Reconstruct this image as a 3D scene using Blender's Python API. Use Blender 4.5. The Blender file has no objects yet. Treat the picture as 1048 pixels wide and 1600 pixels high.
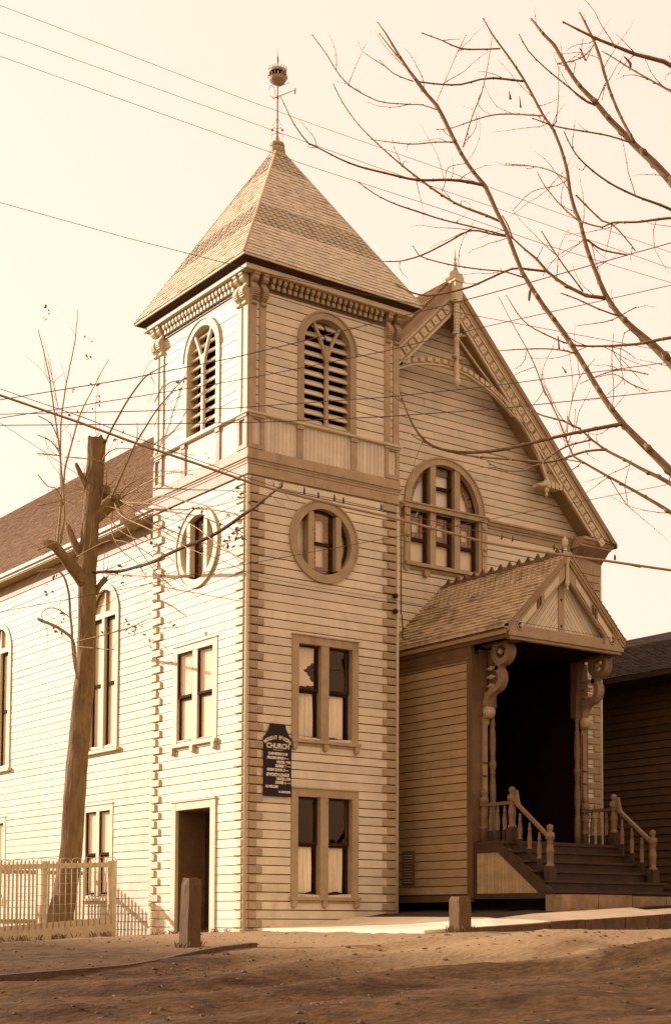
import bpy, bmesh, math, random
from mathutils import Vector, Matrix
random.seed(11)
S = bpy.context.scene
COL = S.collection

# ---------------------------------------------------------------- camera
cam = bpy.data.cameras.new('camera'); camo = bpy.data.objects.new('camera', cam); COL.objects.link(camo)
Rv = Vector((0.80985803, -0.58661197, 0.00404663)); Uv = Vector((-0.04332337, -0.05292872, 0.99765808)); Wv = Vector((0.58502398, 0.80813672, 0.06827876))
camo.matrix_world = Matrix(((Rv.x, Uv.x, -Wv.x, -14.23768), (Rv.y, Uv.y, -Wv.y, -22.39317), (Rv.z, Uv.z, -Wv.z, 0.19692), (0, 0, 0, 1)))
cam.sensor_fit = 'VERTICAL'; cam.sensor_height = 36; cam.lens = 2332.53 / 1600 * 36
cam.shift_y = (1278.516 - 800) / 1600; cam.clip_start = 0.1; cam.clip_end = 4000
S.camera = camo

# ---------------------------------------------------------------- sky, sun, exposure
SUN_EL = math.radians(19); SUN_DIR = Vector((-1, 1.65, 0)).normalized()      # towards the sun: left and behind the street front
W = bpy.data.worlds.new('World'); S.world = W; W.use_nodes = True
nt = W.node_tree; nt.nodes.clear()
sky = nt.nodes.new('ShaderNodeTexSky'); sky.sky_type = 'NISHITA'; sky.sun_disc = False
sky.sun_elevation = SUN_EL; sky.sun_rotation = math.atan2(SUN_DIR.x, SUN_DIR.y)
sky.dust_density = 4; sky.air_density = 1.5
bw = nt.nodes.new('ShaderNodeRGBToBW')
pw = nt.nodes.new('ShaderNodeMath'); pw.operation = 'POWER'; pw.inputs[1].default_value = 0.22
tint = nt.nodes.new('ShaderNodeMix'); tint.data_type = 'RGBA'; tint.blend_type = 'MULTIPLY'; tint.inputs[0].default_value = 1
tint.inputs[7].default_value = (5.2, 3.55, 2.87, 1)
bg = nt.nodes.new('ShaderNodeBackground'); bg.inputs[1].default_value = 0.105
wo = nt.nodes.new('ShaderNodeOutputWorld')
nt.links.new(sky.outputs[0], bw.inputs[0]); nt.links.new(bw.outputs[0], pw.inputs[0]); nt.links.new(pw.outputs[0], tint.inputs[6])
nt.links.new(tint.outputs[2], bg.inputs[0]); nt.links.new(bg.outputs[0], wo.inputs[0])
sl = bpy.data.lights.new('sun', 'SUN'); sl.energy = 3.2; sl.angle = math.radians(0.6); sl.color = (1.0, 0.91, 0.90)
so = bpy.data.objects.new('sun', sl); COL.objects.link(so)
sd = Vector((SUN_DIR.x * math.cos(SUN_EL), SUN_DIR.y * math.cos(SUN_EL), math.sin(SUN_EL)))
so.rotation_euler = sd.to_track_quat('Z', 'Y').to_euler(); so.location = (-10, 20, 30)
S.view_settings.view_transform = 'Standard'; S.view_settings.look = 'None'; S.view_settings.gamma = 1
S.view_settings.use_curve_mapping = False; S.view_settings.exposure = 1.0

# ---------------------------------------------------------------- materials
def mat(name, col, rough=0.75, var=0.12, scale=3.0, stretch=(1, 1, 1), bump=0.0, bscale=40, dirt=None, spec=0.3, rnd=0.12):
    m = bpy.data.materials.new(name); m.use_nodes = True
    n = m.node_tree.nodes; l = m.node_tree.links; b = n['Principled BSDF']
    b.inputs['Roughness'].default_value = rough; b.inputs['Specular IOR Level'].default_value = spec
    tc = n.new('ShaderNodeTexCoord'); mp = n.new('ShaderNodeMapping'); mp.inputs['Scale'].default_value = stretch
    l.new(tc.outputs['Object'], mp.inputs[0])
    nz = n.new('ShaderNodeTexNoise'); nz.inputs['Scale'].default_value = scale; nz.inputs['Detail'].default_value = 6; nz.inputs['Roughness'].default_value = 0.65
    l.new(mp.outputs[0], nz.inputs['Vector'])
    mr = n.new('ShaderNodeMapRange'); mr.inputs[1].default_value = 0.3; mr.inputs[2].default_value = 0.7; mr.inputs[3].default_value = 1 - var; mr.inputs[4].default_value = 1 + var
    l.new(nz.outputs[0], mr.inputs[0])
    oi = n.new('ShaderNodeObjectInfo')
    m2 = n.new('ShaderNodeMapRange'); m2.inputs[3].default_value = 1 - rnd; m2.inputs[4].default_value = 1 + rnd * 0.6
    l.new(oi.outputs['Random'], m2.inputs[0])
    mu = n.new('ShaderNodeMath'); mu.operation = 'MULTIPLY'; l.new(mr.outputs[0], mu.inputs[0]); l.new(m2.outputs[0], mu.inputs[1])
    fac = mu.outputs[0]
    vm = n.new('ShaderNodeVectorMath'); vm.operation = 'SCALE'; vm.inputs[0].default_value = col[:3]; l.new(fac, vm.inputs['Scale'])
    out = vm.outputs[0]
    if dirt:
        nd = n.new('ShaderNodeTexNoise'); nd.inputs['Scale'].default_value = dirt[1]; nd.inputs['Detail'].default_value = 8; nd.inputs['Roughness'].default_value = 0.7
        mp2 = n.new('ShaderNodeMapping'); mp2.inputs['Scale'].default_value = dirt[4] if len(dirt) > 4 else (1, 1, 0.25); l.new(tc.outputs['Object'], mp2.inputs[0]); l.new(mp2.outputs[0], nd.inputs['Vector'])
        r2 = n.new('ShaderNodeMapRange'); r2.inputs[1].default_value = dirt[2]; r2.inputs[2].default_value = dirt[2] + 0.18; r2.inputs[4].default_value = dirt[3]
        l.new(nd.outputs[0], r2.inputs[0])
        mx = n.new('ShaderNodeMix'); mx.data_type = 'RGBA'; l.new(r2.outputs[0], mx.inputs[0]); l.new(out, mx.inputs[6]); mx.inputs[7].default_value = (*dirt[0], 1)
        out = mx.outputs[2]
    l.new(out, b.inputs['Base Color'])
    if bump:
        nb = n.new('ShaderNodeTexNoise'); nb.inputs['Scale'].default_value = bscale; nb.inputs['Detail'].default_value = 5; l.new(mp.outputs[0], nb.inputs['Vector'])
        bp = n.new('ShaderNodeBump'); bp.inputs['Strength'].default_value = bump; bp.inputs['Distance'].default_value = 0.02
        l.new(nb.outputs[0], bp.inputs['Height']); l.new(bp.outputs[0], b.inputs['Normal'])
    return m
M = {}
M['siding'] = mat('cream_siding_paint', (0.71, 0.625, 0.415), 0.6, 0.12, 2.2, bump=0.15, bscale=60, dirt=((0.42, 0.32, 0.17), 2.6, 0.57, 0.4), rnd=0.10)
M['siding2'] = mat('shaded_siding_paint', (0.38, 0.27, 0.13), 0.7, 0.16, 2.5, (1, 1, 3), bump=0.3, bscale=50, dirt=((0.20, 0.125, 0.055), 3.0, 0.56, 0.5), rnd=0.12)  # cream siding darkened for the porch shade, with random dirt
M['backing'] = mat('wall_sheathing', (0.12, 0.065, 0.025), 0.85)  # kept near black to deepen the shade in the board gaps
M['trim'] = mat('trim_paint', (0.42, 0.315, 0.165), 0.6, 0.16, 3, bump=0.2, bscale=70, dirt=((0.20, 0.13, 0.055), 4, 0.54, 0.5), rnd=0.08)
M['trimlight'] = mat('pale_and_sunlit_trim', (0.62, 0.53, 0.32), 0.6, 0.1, 3, bump=0.15, rnd=0.08)  # pale mouldings; also brightens trim on the sunlit left side
M['darktrim'] = mat('dark_trim_paint', (0.14, 0.08, 0.032), 0.6, 0.2, 4, bump=0.2)
M['sash'] = mat('dark_sash_paint', (0.05, 0.026, 0.010), 0.85, 0.2, 5, spec=0.05)
M['porchtrim'] = mat('dark_porch_trim', (0.27, 0.185, 0.088), 0.65, 0.2, 4, bump=0.3, dirt=((0.12, 0.07, 0.03), 5, 0.54, 0.5))  # darker tone of the trim colour, for the porch
M['black'] = mat('dark_interior', (0.018, 0.008, 0.004), 0.95, 0.2, 2, spec=0.05)  # near-black colour puts indoor darkness into the surfaces
M['soffit'] = mat('brown_soffit_boards', (0.33, 0.22, 0.10), 0.7, 0.15, 3, bump=0.2)
M['roof'] = mat('weathered_shingles', (0.70, 0.62, 0.43), 0.85, 0.18, 5, bump=0.4, bscale=30, dirt=((0.38, 0.29, 0.16), 6, 0.56, 0.6, (1, 1, 1)))
M['roofband'] = mat('patterned_band_shingles', (0.55, 0.47, 0.31), 0.85, 0.15, 5, bump=0.4, bscale=30)
M['cove'] = mat('eave_shadow_boards', (0.06, 0.032, 0.012), 0.8, 0.2, 4)  # shade under the eave is put into the board colour
M['soil'] = mat('dark_soil', (0.05, 0.027, 0.011), 0.95, 0.4, 6, bump=0.8, bscale=20)
M['roof2'] = mat('moss_brown_shingles', (0.22, 0.125, 0.045), 0.9, 0.3, 6, bump=0.4, bscale=30, dirt=((0.09, 0.05, 0.02), 5, 0.55, 0.6, (1, 1, 1)))
M['roof3'] = mat('porch_shingles', (0.56, 0.45, 0.27), 0.85, 0.2, 5, bump=0.4, bscale=30, dirt=((0.16, 0.09, 0.035), 1.8, 0.49, 0.75, (1, 1, 1)))  # large dark patches also stand in for branch shadows
M['blind'] = mat('pale_window_blind', (0.90, 0.84, 0.62), 0.8, 0.06, 1.5, rnd=0.05)
M['curtain'] = mat('lace_curtain', (0.93, 0.90, 0.72), 0.9, 0.12, 8, (1, 1, 0.15), rnd=0.05)
M['stain'] = mat('stained_pane', (0.24, 0.14, 0.06), 0.3, 0.3, 8, rnd=0.4, spec=0.5)
M['iron'] = mat('wrought_iron', (0.42, 0.31, 0.17), 0.6, 0.2, 6)
M['stairs'] = mat('brown_stair_paint', (0.05, 0.026, 0.010), 0.6, 0.3, 4, bump=0.3, dirt=((0.17, 0.095, 0.04), 5, 0.58, 0.5))
M['turned'] = mat('turned_wood_paint', (0.18, 0.115, 0.052), 0.5, 0.2, 5, bump=0.15)
M['sign'] = mat('black_sign_paint', (0.012, 0.006, 0.004), 0.5, 0.1, 4, rnd=0)
M['letters'] = mat('cream_lettering', (0.8, 0.72, 0.5), 0.6, 0.05, 4, rnd=0)
M['bark'] = mat('bark', (0.23, 0.15, 0.07), 0.95, 0.35, 7, (1, 1, 0.25), bump=1.0, bscale=18, dirt=((0.12, 0.07, 0.03), 8, 0.5, 0.7), spec=0.1)
M['twig'] = mat('twig_bark', (0.22, 0.145, 0.065), 0.85, 0.3, 14, spec=0.15)
M['twigdark'] = mat('shaded_branch_bark', (0.085, 0.045, 0.018), 0.85, 0.3, 14, spec=0.1)  # one backlit branch: its shade is put into the bark colour
M['twig2'] = mat('pale_shoot_bark', (0.33, 0.22, 0.10), 0.8, 0.25, 9, spec=0.15)
M['leaf'] = mat('dead_leaf', (0.17, 0.09, 0.035), 0.8, 0.3, 10)
M['wire'] = mat('wire_metal', (0.10, 0.062, 0.03), 0.6, 0.1, 3)
M['cable'] = mat('cable_sheath', (0.34, 0.25, 0.13), 0.6, 0.15, 3)
M['fence'] = mat('fence_whitewash', (0.60, 0.50, 0.31), 0.75, 0.14, 5, bump=0.3, dirt=((0.28, 0.19, 0.09), 5, 0.58, 0.5))
M['post'] = mat('old_post_wood', (0.12, 0.07, 0.027), 0.9, 0.3, 7, (1, 1, 0.25), bump=0.7, bscale=25, dirt=((0.09, 0.05, 0.02), 6, 0.52, 0.6))
M['stone'] = mat('kerb_granite', (0.10, 0.058, 0.028), 0.85, 0.3, 8, bump=0.5, bscale=30, dirt=((0.04, 0.02, 0.01), 6, 0.52, 0.6))
M['walk'] = mat('pale_concrete', (0.80, 0.70, 0.47), 0.8, 0.12, 2.2, bump=0.2, bscale=40, dirt=((0.3, 0.2, 0.11), 1.6, 0.56, 0.5, (1, 1, 1)))
M['block'] = mat('stone_blocks', (0.27, 0.18, 0.085), 0.85, 0.3, 4, bump=0.4, dirt=((0.08, 0.045, 0.02), 2.5, 0.5, 0.7), rnd=0.3)
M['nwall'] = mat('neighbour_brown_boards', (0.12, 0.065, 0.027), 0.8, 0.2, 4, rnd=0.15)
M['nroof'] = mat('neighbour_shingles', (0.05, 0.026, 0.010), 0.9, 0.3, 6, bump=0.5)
def glass():
    m = bpy.data.materials.new('window_glass'); m.use_nodes = True; n = m.node_tree.nodes; l = m.node_tree.links; n.clear()
    o = n.new('ShaderNodeOutputMaterial'); t = n.new('ShaderNodeBsdfTransparent'); t.inputs[0].default_value = (0.99, 0.97, 0.94, 1)
    g = n.new('ShaderNodeBsdfGlossy'); g.inputs['Roughness'].default_value = 0.03; g.inputs[0].default_value = (.8, .6, .4, 1)
    lw = n.new('ShaderNodeLayerWeight'); pf = n.new('ShaderNodeMath'); pf.operation = 'POWER'; pf.inputs[1].default_value = 4; l.new(lw.outputs['Facing'], pf.inputs[0])
    f = n.new('ShaderNodeMath'); f.operation = 'MULTIPLY_ADD'; f.inputs[1].default_value = .8; f.inputs[2].default_value = .025; l.new(pf.outputs[0], f.inputs[0]); mx = n.new('ShaderNodeMixShader')
    tc = n.new('ShaderNodeTexCoord'); nz = n.new('ShaderNodeTexNoise'); nz.inputs['Scale'].default_value = 2.5; bp = n.new('ShaderNodeBump'); bp.inputs['Strength'].default_value = 0.02
    l.new(tc.outputs['Object'], nz.inputs['Vector']); l.new(nz.outputs[0], bp.inputs['Height']); l.new(bp.outputs[0], g.inputs['Normal'])
    l.new(f.outputs[0], mx.inputs[0]); l.new(t.outputs[0], mx.inputs[1]); l.new(g.outputs[0], mx.inputs[2]); l.new(mx.outputs[0], o.inputs[0])
    return m
M['glass'] = glass()

# ---------------------------------------------------------------- mesh helpers
class MB:
    def __init__(s): s.v = []; s.f = []; s.sm = []
    def add(s, vs, fs, smooth=False):
        k = len(s.v); s.v += [tuple(p) for p in vs]; s.f += [tuple(i + k for i in f) for f in fs]; s.sm += [smooth] * len(fs); return s
    def hexa(s, p):            # 8 corners: bottom ring 0-3, top ring 4-7
        return s.add(p, [(0, 3, 2, 1), (4, 5, 6, 7), (0, 1, 5, 4), (1, 2, 6, 5), (2, 3, 7, 6), (3, 0, 4, 7)])
    def box(s, x0, x1, y0, y1, z0, z1):
        return s.hexa([(x0, y0, z0), (x1, y0, z0), (x1, y1, z0), (x0, y1, z0), (x0, y0, z1), (x1, y0, z1), (x1, y1, z1), (x0, y1, z1)])
    def fb(s, F, a0, a1, z0, z1, d0, d1):
        return s.hexa([F(a0, z0, d0), F(a1, z0, d0), F(a1, z0, d1), F(a0, z0, d1), F(a0, z1, d0), F(a1, z1, d0), F(a1, z1, d1), F(a0, z1, d1)])
    def prism(s, F, poly, d0, d1, smooth=False):
        n = len(poly); vs = [F(a, z, d0) for a, z in poly] + [F(a, z, d1) for a, z in poly]
        return s.add(vs, [tuple(range(n)), tuple(range(2 * n - 1, n - 1, -1))] + [(i, (i + 1) % n, (i + 1) % n + n, i + n) for i in range(n)])
    def sector(s, F, ca, cz, r0, r1, t0, t1, d0, d1, n=24):
        full = abs(t1 - t0) > 6.28
        vs = []
        for i in range(n + (0 if full else 1)):
            t = t0 + (t1 - t0) * i / n
            for r, d in ((r0, d0), (r1, d0), (r1, d1), (r0, d1)): vs.append(F(ca + r * math.cos(t), cz + r * math.sin(t), d))
        m = len(vs) // 4; fs = []
        for i in range(n):
            j = (i + 1) % m
            for q in range(4): fs.append((4 * i + q, 4 * i + (q + 1) % 4, 4 * j + (q + 1) % 4, 4 * j + q))
        if not full: fs += [(0, 1, 2, 3), (4 * m - 1, 4 * m - 2, 4 * m - 3, 4 * m - 4)]
        return s.add(vs, fs)
    def band(s, F, lo, up, d0, d1):   # strip between two polylines of equal length
        vs = []
        for (a, z), (b, y) in zip(lo, up): vs += [F(a, z, d0), F(b, y, d0), F(b, y, d1), F(a, z, d1)]
        n = len(lo); fs = []
        for i in range(n - 1):
            for q in range(4): fs.append((4 * i + q, 4 * i + (q + 1) % 4, 4 * i + 4 + (q + 1) % 4, 4 * i + 4 + q))
        fs += [(0, 1, 2, 3), (4 * n - 1, 4 * n - 2, 4 * n - 3, 4 * n - 4)]
        return s.add(vs, fs)
    def lathe(s, c, prof, n=12, ax=(0, 0, 1), smooth=True):   # prof: (r, h) along axis from c
        A = Vector(ax).normalized(); B = A.orthogonal().normalized(); C = A.cross(B); c = Vector(c); vs = []
        for r, h in prof:
            for i in range(n):
                t = 2 * math.pi * (i + .5) / n; vs.append(c + A * h + (B * math.cos(t) + C * math.sin(t)) * max(r, 0.0005))
        m = len(prof); fs = [(i * n + j, i * n + (j + 1) % n, (i + 1) * n + (j + 1) % n, (i + 1) * n + j) for i in range(m - 1) for j in range(n)]
        s.add(vs, fs, smooth); k = len(s.v) - m * n
        s.f += [tuple(k + i for i in range(n - 1, -1, -1)), tuple(k + (m - 1) * n + i for i in range(n))]; s.sm += [False, False]
        return s
    def tube(s, pts, rad, n=6, smooth=True):
        P = [Vector(p[:3]) for p in pts]; m = len(P)
        R_ = [p[3] if len(p) > 3 else rad for p in pts]
        vs = []; prev = None
        for i in range(m):
            T = (P[min(i + 1, m - 1)] - P[max(i - 1, 0)])
            T = T.normalized() if T.length > 1e-9 else Vector((0, 0, 1))
            if prev is None: B = T.orthogonal().normalized()
            else:
                B = prev - T * prev.dot(T); B = B.normalized() if B.length > 1e-6 else T.orthogonal().normalized()
            prev = B; C = T.cross(B)
            for j in range(n):
                t = 2 * math.pi * j / n; vs.append(P[i] + (B * math.cos(t) + C * math.sin(t)) * R_[i])
        fs = [(i * n + j, i * n + (j + 1) % n, (i + 1) * n + (j + 1) % n, (i + 1) * n + j) for i in range(m - 1) for j in range(n)]
        k = len(s.v); s.add(vs, fs, smooth)
        s.f += [tuple(k + i for i in range(n - 1, -1, -1)), tuple(k + (m - 1) * n + i for i in range(n))]; s.sm += [False, False]
        return s
    def mesh(s, name, m, off=(0, 0, 0)):
        me = bpy.data.meshes.new(name); ox, oy, oz = off
        me.from_pydata([(p[0] - ox, p[1] - oy, p[2] - oz) for p in s.v], [], s.f); me.materials.append(m)
        me.polygons.foreach_set('use_smooth', s.sm); 
        b = bmesh.new(); b.from_mesh(me); bmesh.ops.recalc_face_normals(b, faces=b.faces); b.to_mesh(me); b.free()
        me.update(); return me
BASE = {}
def build(mb, name, m, parent=None, kind=None, at=None, loc=None):
    """link one mesh; world coordinates are given, made local to the thing's base; `at` = own origin"""
    base = BASE.get(parent, (0, 0, 0)) if parent else (at or (0, 0, 0))
    o = bpy.data.objects.new(name, mb.mesh(name, m if not isinstance(m, str) else M[m], base)); COL.objects.link(o)
    if parent: o.parent = parent
    else: o.location = base
    BASE[o] = base
    if kind: o['kind'] = kind
    if loc: o.location = loc
    return o
def inst(me, name, parent, loc, rot=None):
    o = bpy.data.objects.new(name, me); COL.objects.link(o); o.parent = parent
    b = BASE.get(parent, (0, 0, 0)); o.location = (loc[0] - b[0], loc[1] - b[1], loc[2] - b[2]); BASE[o] = b
    if rot: o.rotation_euler = rot
    return o
def thing(name, loc, label, cat, group=None):
    o = bpy.data.objects.new(name, None); COL.objects.link(o); o.location = loc; BASE[o] = tuple(loc)
    o.empty_display_size = 0.3; o['label'] = label; o['category'] = cat
    if group: o['group'] = group
    return o
def tag(o, label, cat, group=None):
    o['label'] = label; o['category'] = cat
    if group: o['group'] = group
    return o
def FR(o, u, n):
    o, u, n = Vector(o), Vector(u), Vector(n)
    return lambda a, z, d: o + u * a + n * d + Vector((0, 0, z))
TF = FR((0, 0, 0), (1, 0, 0), (0, -1, 0)); TL = FR((0, 0, 0), (0, 1, 0), (-1, 0, 0))
GW = FR((0, 1.2, 0), (1, 0, 0), (0, -1, 0)); MW = FR((.72, 0, 0), (0, 1, 0), (-1, 0, 0))
PW = FR((4.12, 0, 0), (0, 1, 0), (-1, 0, 0))
PI = math.pi

# ---------------------------------------------------------------- ground
def sm(a, b, x):
    t = min(1, max(0, (x - a) / (b - a))); return t * t * (3 - 2 * t)
def gz(x, y):
    xc = min(.8, max(-40, x)); z = .042 * xc
    if y < 0: z += .02 * max(y, -40) * (1 - sm(-2.5, .5, x))
    else: z -= .03 * min(y, 12)
    if y < -6: z -= .02 * min(40, -6 - y)
    return z
gx = [-900, -300, -120, -60, -40] + [-30 + i * 1.0 for i in range(16)] + [-14 + i * .16 for i in range(188)] + [18, 25, 40, 80, 200, 900]
gy = [-900, -300, -100, -45] + [-30 + i * 1.0 for i in range(14)] + [-16 + i * .14 for i in range(172)] + [10, 14, 20, 40, 100, 300, 900]
gx = sorted(set(gx)); gy = sorted(set(gy))
from mathutils import noise as NZ
def gh(x, y):
    z = gz(x, y)
    if -16 < x < 14 and -17 < y < 8:
        n = NZ.noise(Vector((x * 1.1, y * 1.6, 0))) * .022 + NZ.noise(Vector((x * 3, y * 4, 3))) * .018 + NZ.noise(Vector((x * 7, y * 8, 5))) * .010
        # wheel ruts run along the street
        w = sm(-5.2, -6.2, y)
        n += w * .06 * math.sin(y * 3.1 + NZ.noise(Vector((x * .25, y * .25, 9))) * 4)
        z += n * (1 - .8 * sm(-1.0, 0.5, y) * sm(-.5, 0, x))
    return z
g = MB(); nx, ny = len(gx), len(gy)
g.add([(x, y, gh(x, y)) for y in gy for x in gx], [(j * nx + i, j * nx + i + 1, (j + 1) * nx + i + 1, (j + 1) * nx + i) for j in range(ny - 1) for i in range(nx - 1)], True)
M['dirt'] = mat('packed_earth', (0.10, 0.056, 0.022), 0.95, 0.45, 4.2, (0.85, 1.25, 1), bump=1.0, bscale=11, dirt=((0.04, 0.018, 0.005), 1.3, 0.49, 0.85, (0.7, 1.5, 1)), spec=0.1)
n_ = M['dirt'].node_tree.nodes; l_ = M['dirt'].node_tree.links; pb = n_['Principled BSDF']; src = pb.inputs['Base Color'].links[0].from_socket
tc_ = n_.new('ShaderNodeTexCoord'); sx_ = n_.new('ShaderNodeSeparateXYZ'); l_.new(tc_.outputs['Object'], sx_.inputs[0])
nz_ = n_.new('ShaderNodeTexNoise'); nz_.inputs['Scale'].default_value = .9; nz_.inputs['Detail'].default_value = 8; l_.new(tc_.outputs['Object'], nz_.inputs['Vector'])
ad_ = n_.new('ShaderNodeMath'); ad_.operation = 'MULTIPLY_ADD'; ad_.inputs[1].default_value = 4.0; l_.new(nz_.outputs[0], ad_.inputs[0]); l_.new(sx_.outputs[1], ad_.inputs[2])
ma_ = n_.new('ShaderNodeMapRange'); ma_.inputs[1].default_value = -7.4; ma_.inputs[2].default_value = -6.2; ma_.inputs[4].default_value = .85; l_.new(ad_.outputs[0], ma_.inputs[0])   # pale dust beside the kerb
mb_ = n_.new('ShaderNodeMapRange'); mb_.inputs[1].default_value = -4.5; mb_.inputs[2].default_value = -1.5; l_.new(sx_.outputs[0], mb_.inputs[0])
mm_ = n_.new('ShaderNodeMath'); mm_.operation = 'MULTIPLY'; l_.new(ma_.outputs[0], mm_.inputs[0]); l_.new(mb_.outputs[0], mm_.inputs[1])
mi_ = n_.new('ShaderNodeMix'); mi_.data_type = 'RGBA'; l_.new(mm_.outputs[0], mi_.inputs[0]); l_.new(src, mi_.inputs[6]); mi_.inputs[7].default_value = (0.36, 0.25, 0.125, 1); l_.new(mi_.outputs[2], pb.inputs['Base Color'])
go = build(g, 'ground', 'dirt'); go['kind'] = 'structure'
peb = MB()
for i in range(1500):
    x = random.uniform(-13, 8); y = random.uniform(-14, -5.4) if random.random() < .75 else random.uniform(-5, -.5)
    if y > -5.3 and x > -.5: continue
    r = random.choice((.008, .012, .012, .018, .03)) * random.uniform(.6, 1.5); z = gh(x, y)
    peb.lathe((x, y, z - r * .3), [(r * .6, 0), (r, r * .3), (r * .7, r * .7), (.001, r * .85)], 5, (random.uniform(-.3, .3), random.uniform(-.3, .3), 1), False)
build(peb, 'gravel', 'post', kind='stuff')
lit = MB(); wd = MB()
for i in range(1400):
    x = random.uniform(-13, 9); y = random.uniform(-14, -5.3) if random.random() < .6 else random.uniform(-5, 5)
    if y > -5.3 and x > .1: continue
    if x > -1.6 and y > 0: continue
    z = gh(x, y) + .01; s_ = random.uniform(.015, .045); t_ = random.uniform(0, 6.3); c_, d_ = math.cos(t_) * s_, math.sin(t_) * s_
    lit.add([(x - c_, y - d_, z), (x + d_ * .5, y - c_ * .5, z + random.uniform(0, .02)), (x + c_, y + d_, z + random.uniform(0, .015)), (x - d_ * .5, y + c_ * .5, z + random.uniform(0, .02))], [(0, 1, 2), (0, 2, 3)])
build(lit, 'leaf_litter', 'leaf', kind='stuff')
def tuft(x, y, z, h, n):
    for k in range(n):
        t_ = random.uniform(0, 6.3); hh = h * random.uniform(.4, 1); l_x, l_y = math.cos(t_) * hh * .5, math.sin(t_) * hh * .5; bx, by = x + random.gauss(0, .03), y + random.gauss(0, .03)
        wd.add([(bx - .004, by, z), (bx + .004, by, z), (bx + l_x * .4, by + l_y * .4, z + hh * .7), (bx + l_x, by + l_y, z + hh)], [(0, 1, 2), (0, 2, 3)])
for i in range(70): x = random.uniform(-5, .1); tuft(x, 5.1 + random.gauss(0, .08), gh(x, 5.1), .13, 7)
for i in range(26): y = random.uniform(.2, 3.4); tuft(-.12 + random.gauss(0, .03), y, gh(-.1, y), .09, 5)
for i in range(24): x = random.uniform(0, 2.6); tuft(x, -.13 + random.gauss(0, .03), gh(x, -.1), .08, 5)
for px_, py_ in ((-3.17, -3.5), (.66, -5.05)):
    for i in range(12): t_ = random.uniform(0, 6.3); tuft(px_ + .18 * math.cos(t_), py_ + .18 * math.sin(t_), gh(px_, py_), .12, 6)
for i in range(50): t_ = random.random(); x = .8 + t_ * 6; tuft(x, -5.06 + random.gauss(0, .03), gh(x, -5.1), .07, 4)
build(wd, 'dry_grass', 'leaf', kind='stuff')

# sidewalk slab, rising to the right, with a stone kerb
def wz(x, y=-5): return .045 + .052 * x + .13 * min(1.15, max(0, y + 4.82)) * sm(1.2, 3.2, x)
w = MB(); xs = [.1, .8, 1.6, 2.4, 3.2, 4.0, 4.8, 5.6, 6.6, 8, 10, 12, 16, 22]
slabs = []
side = thing('sidewalk', (.1, -5, 0), 'pale concrete sidewalk rising to the right in front of the church', 'sidewalk')
del side['label'], side['category']; side['kind'] = 'structure'
for a, b in zip(xs, xs[1:]):
    for y0, y1 in ((-4.82, -3.75), (-3.75, -1.7), (-1.7, 1.1)) if a < 2.3 else ((-4.82, -3.95),) if a < 5.5 else ((-4.82, -2.2),):
        m_ = MB(); g_ = .006
        x0, x1 = a + g_, b - g_
        if a < .5:  x0 = .15 + (0 if y0 < -3 else .0)
        yy0, yy1 = y0 + g_, y1 - g_
        if yy0 < -3 and False: pass
        m_.hexa([(x0, yy0, -.3), (x1, yy0, -.3), (x1, yy1, -.3), (x0, yy1, -.3), (x0, yy0, wz(x0, yy0)), (x1, yy0, wz(x1, yy0)), (x1, yy1, wz(x1, yy1)), (x0, yy1, wz(x0, yy1))])
        build(m_, 'paving_slab', 'walk', side)
sb = MB(); n = 30
for i in range(n):       # dark soil bed between the walk and the porch
    for j in range(12):
        xa, xb = 2.42 + i * .66, 2.42 + (i + 1) * .66; ya, yb = -3.94 + j * .42, -3.94 + (j + 1) * .42
        sb.add([(u_, v_, wz(u_, v_) - .03 + .03 * NZ.noise(Vector((u_ * 2, v_ * 2, 1)))) for u_, v_ in ((xa, ya), (xb, ya), (xb, yb), (xa, yb))], [(0, 1, 2, 3)], True)
build(sb, 'soil_bed', 'soil', side)
x = .82
while x < 22:
    L = random.uniform(.75, 1.05); m_ = MB(); x1 = x + L - .02; dy = random.uniform(-.012, .012); dz = random.uniform(-.01, .008)
    m_.hexa([(x, -5.0 + dy, -.3), (x1, -5.0 + dy, -.3), (x1, -4.84, -.3), (x, -4.84, -.3), (x, -4.98 + dy, wz(x) + dz), (x1, -4.98 + dy, wz(x1) + dz), (x1, -4.84, wz(x1) + dz), (x, -4.84, wz(x) + dz)])
    build(m_, 'kerb_stone', 'stone', side); x += L
# low old board kerb at the left, curving away from the corner
kp = [(-16, -9.4), (-12, -8.1), (-9, -7.2), (-7.6, -6.9), (-6.5, -6.75), (-5.9, -6.65), (-5.2, -6.2), (-4.6, -5.65), (-4.0, -5.1), (-3.3, -4.55), (-2.5, -4.2)]
for (a, b), (c, d) in zip(kp, kp[1:]):
    z1, z2 = gz(a, b) + .06, gz(c, d) + .06
    t_ = Vector((c - a, d - b)).normalized(); n_ = Vector((-t_.y, t_.x)) * .05
    build(MB().hexa([(a - n_.x, b - n_.y, z1 - .4), (c - n_.x, d - n_.y, z2 - .4), (c + n_.x, d + n_.y, z2 - .4), (a + n_.x, b + n_.y, z1 - .4), (a - n_.x, b - n_.y, z1), (c - n_.x, d - n_.y, z2), (c + n_.x, d + n_.y, z2), (a + n_.x, b + n_.y, z1)]), 'kerb_board', 'stone', side)
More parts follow.
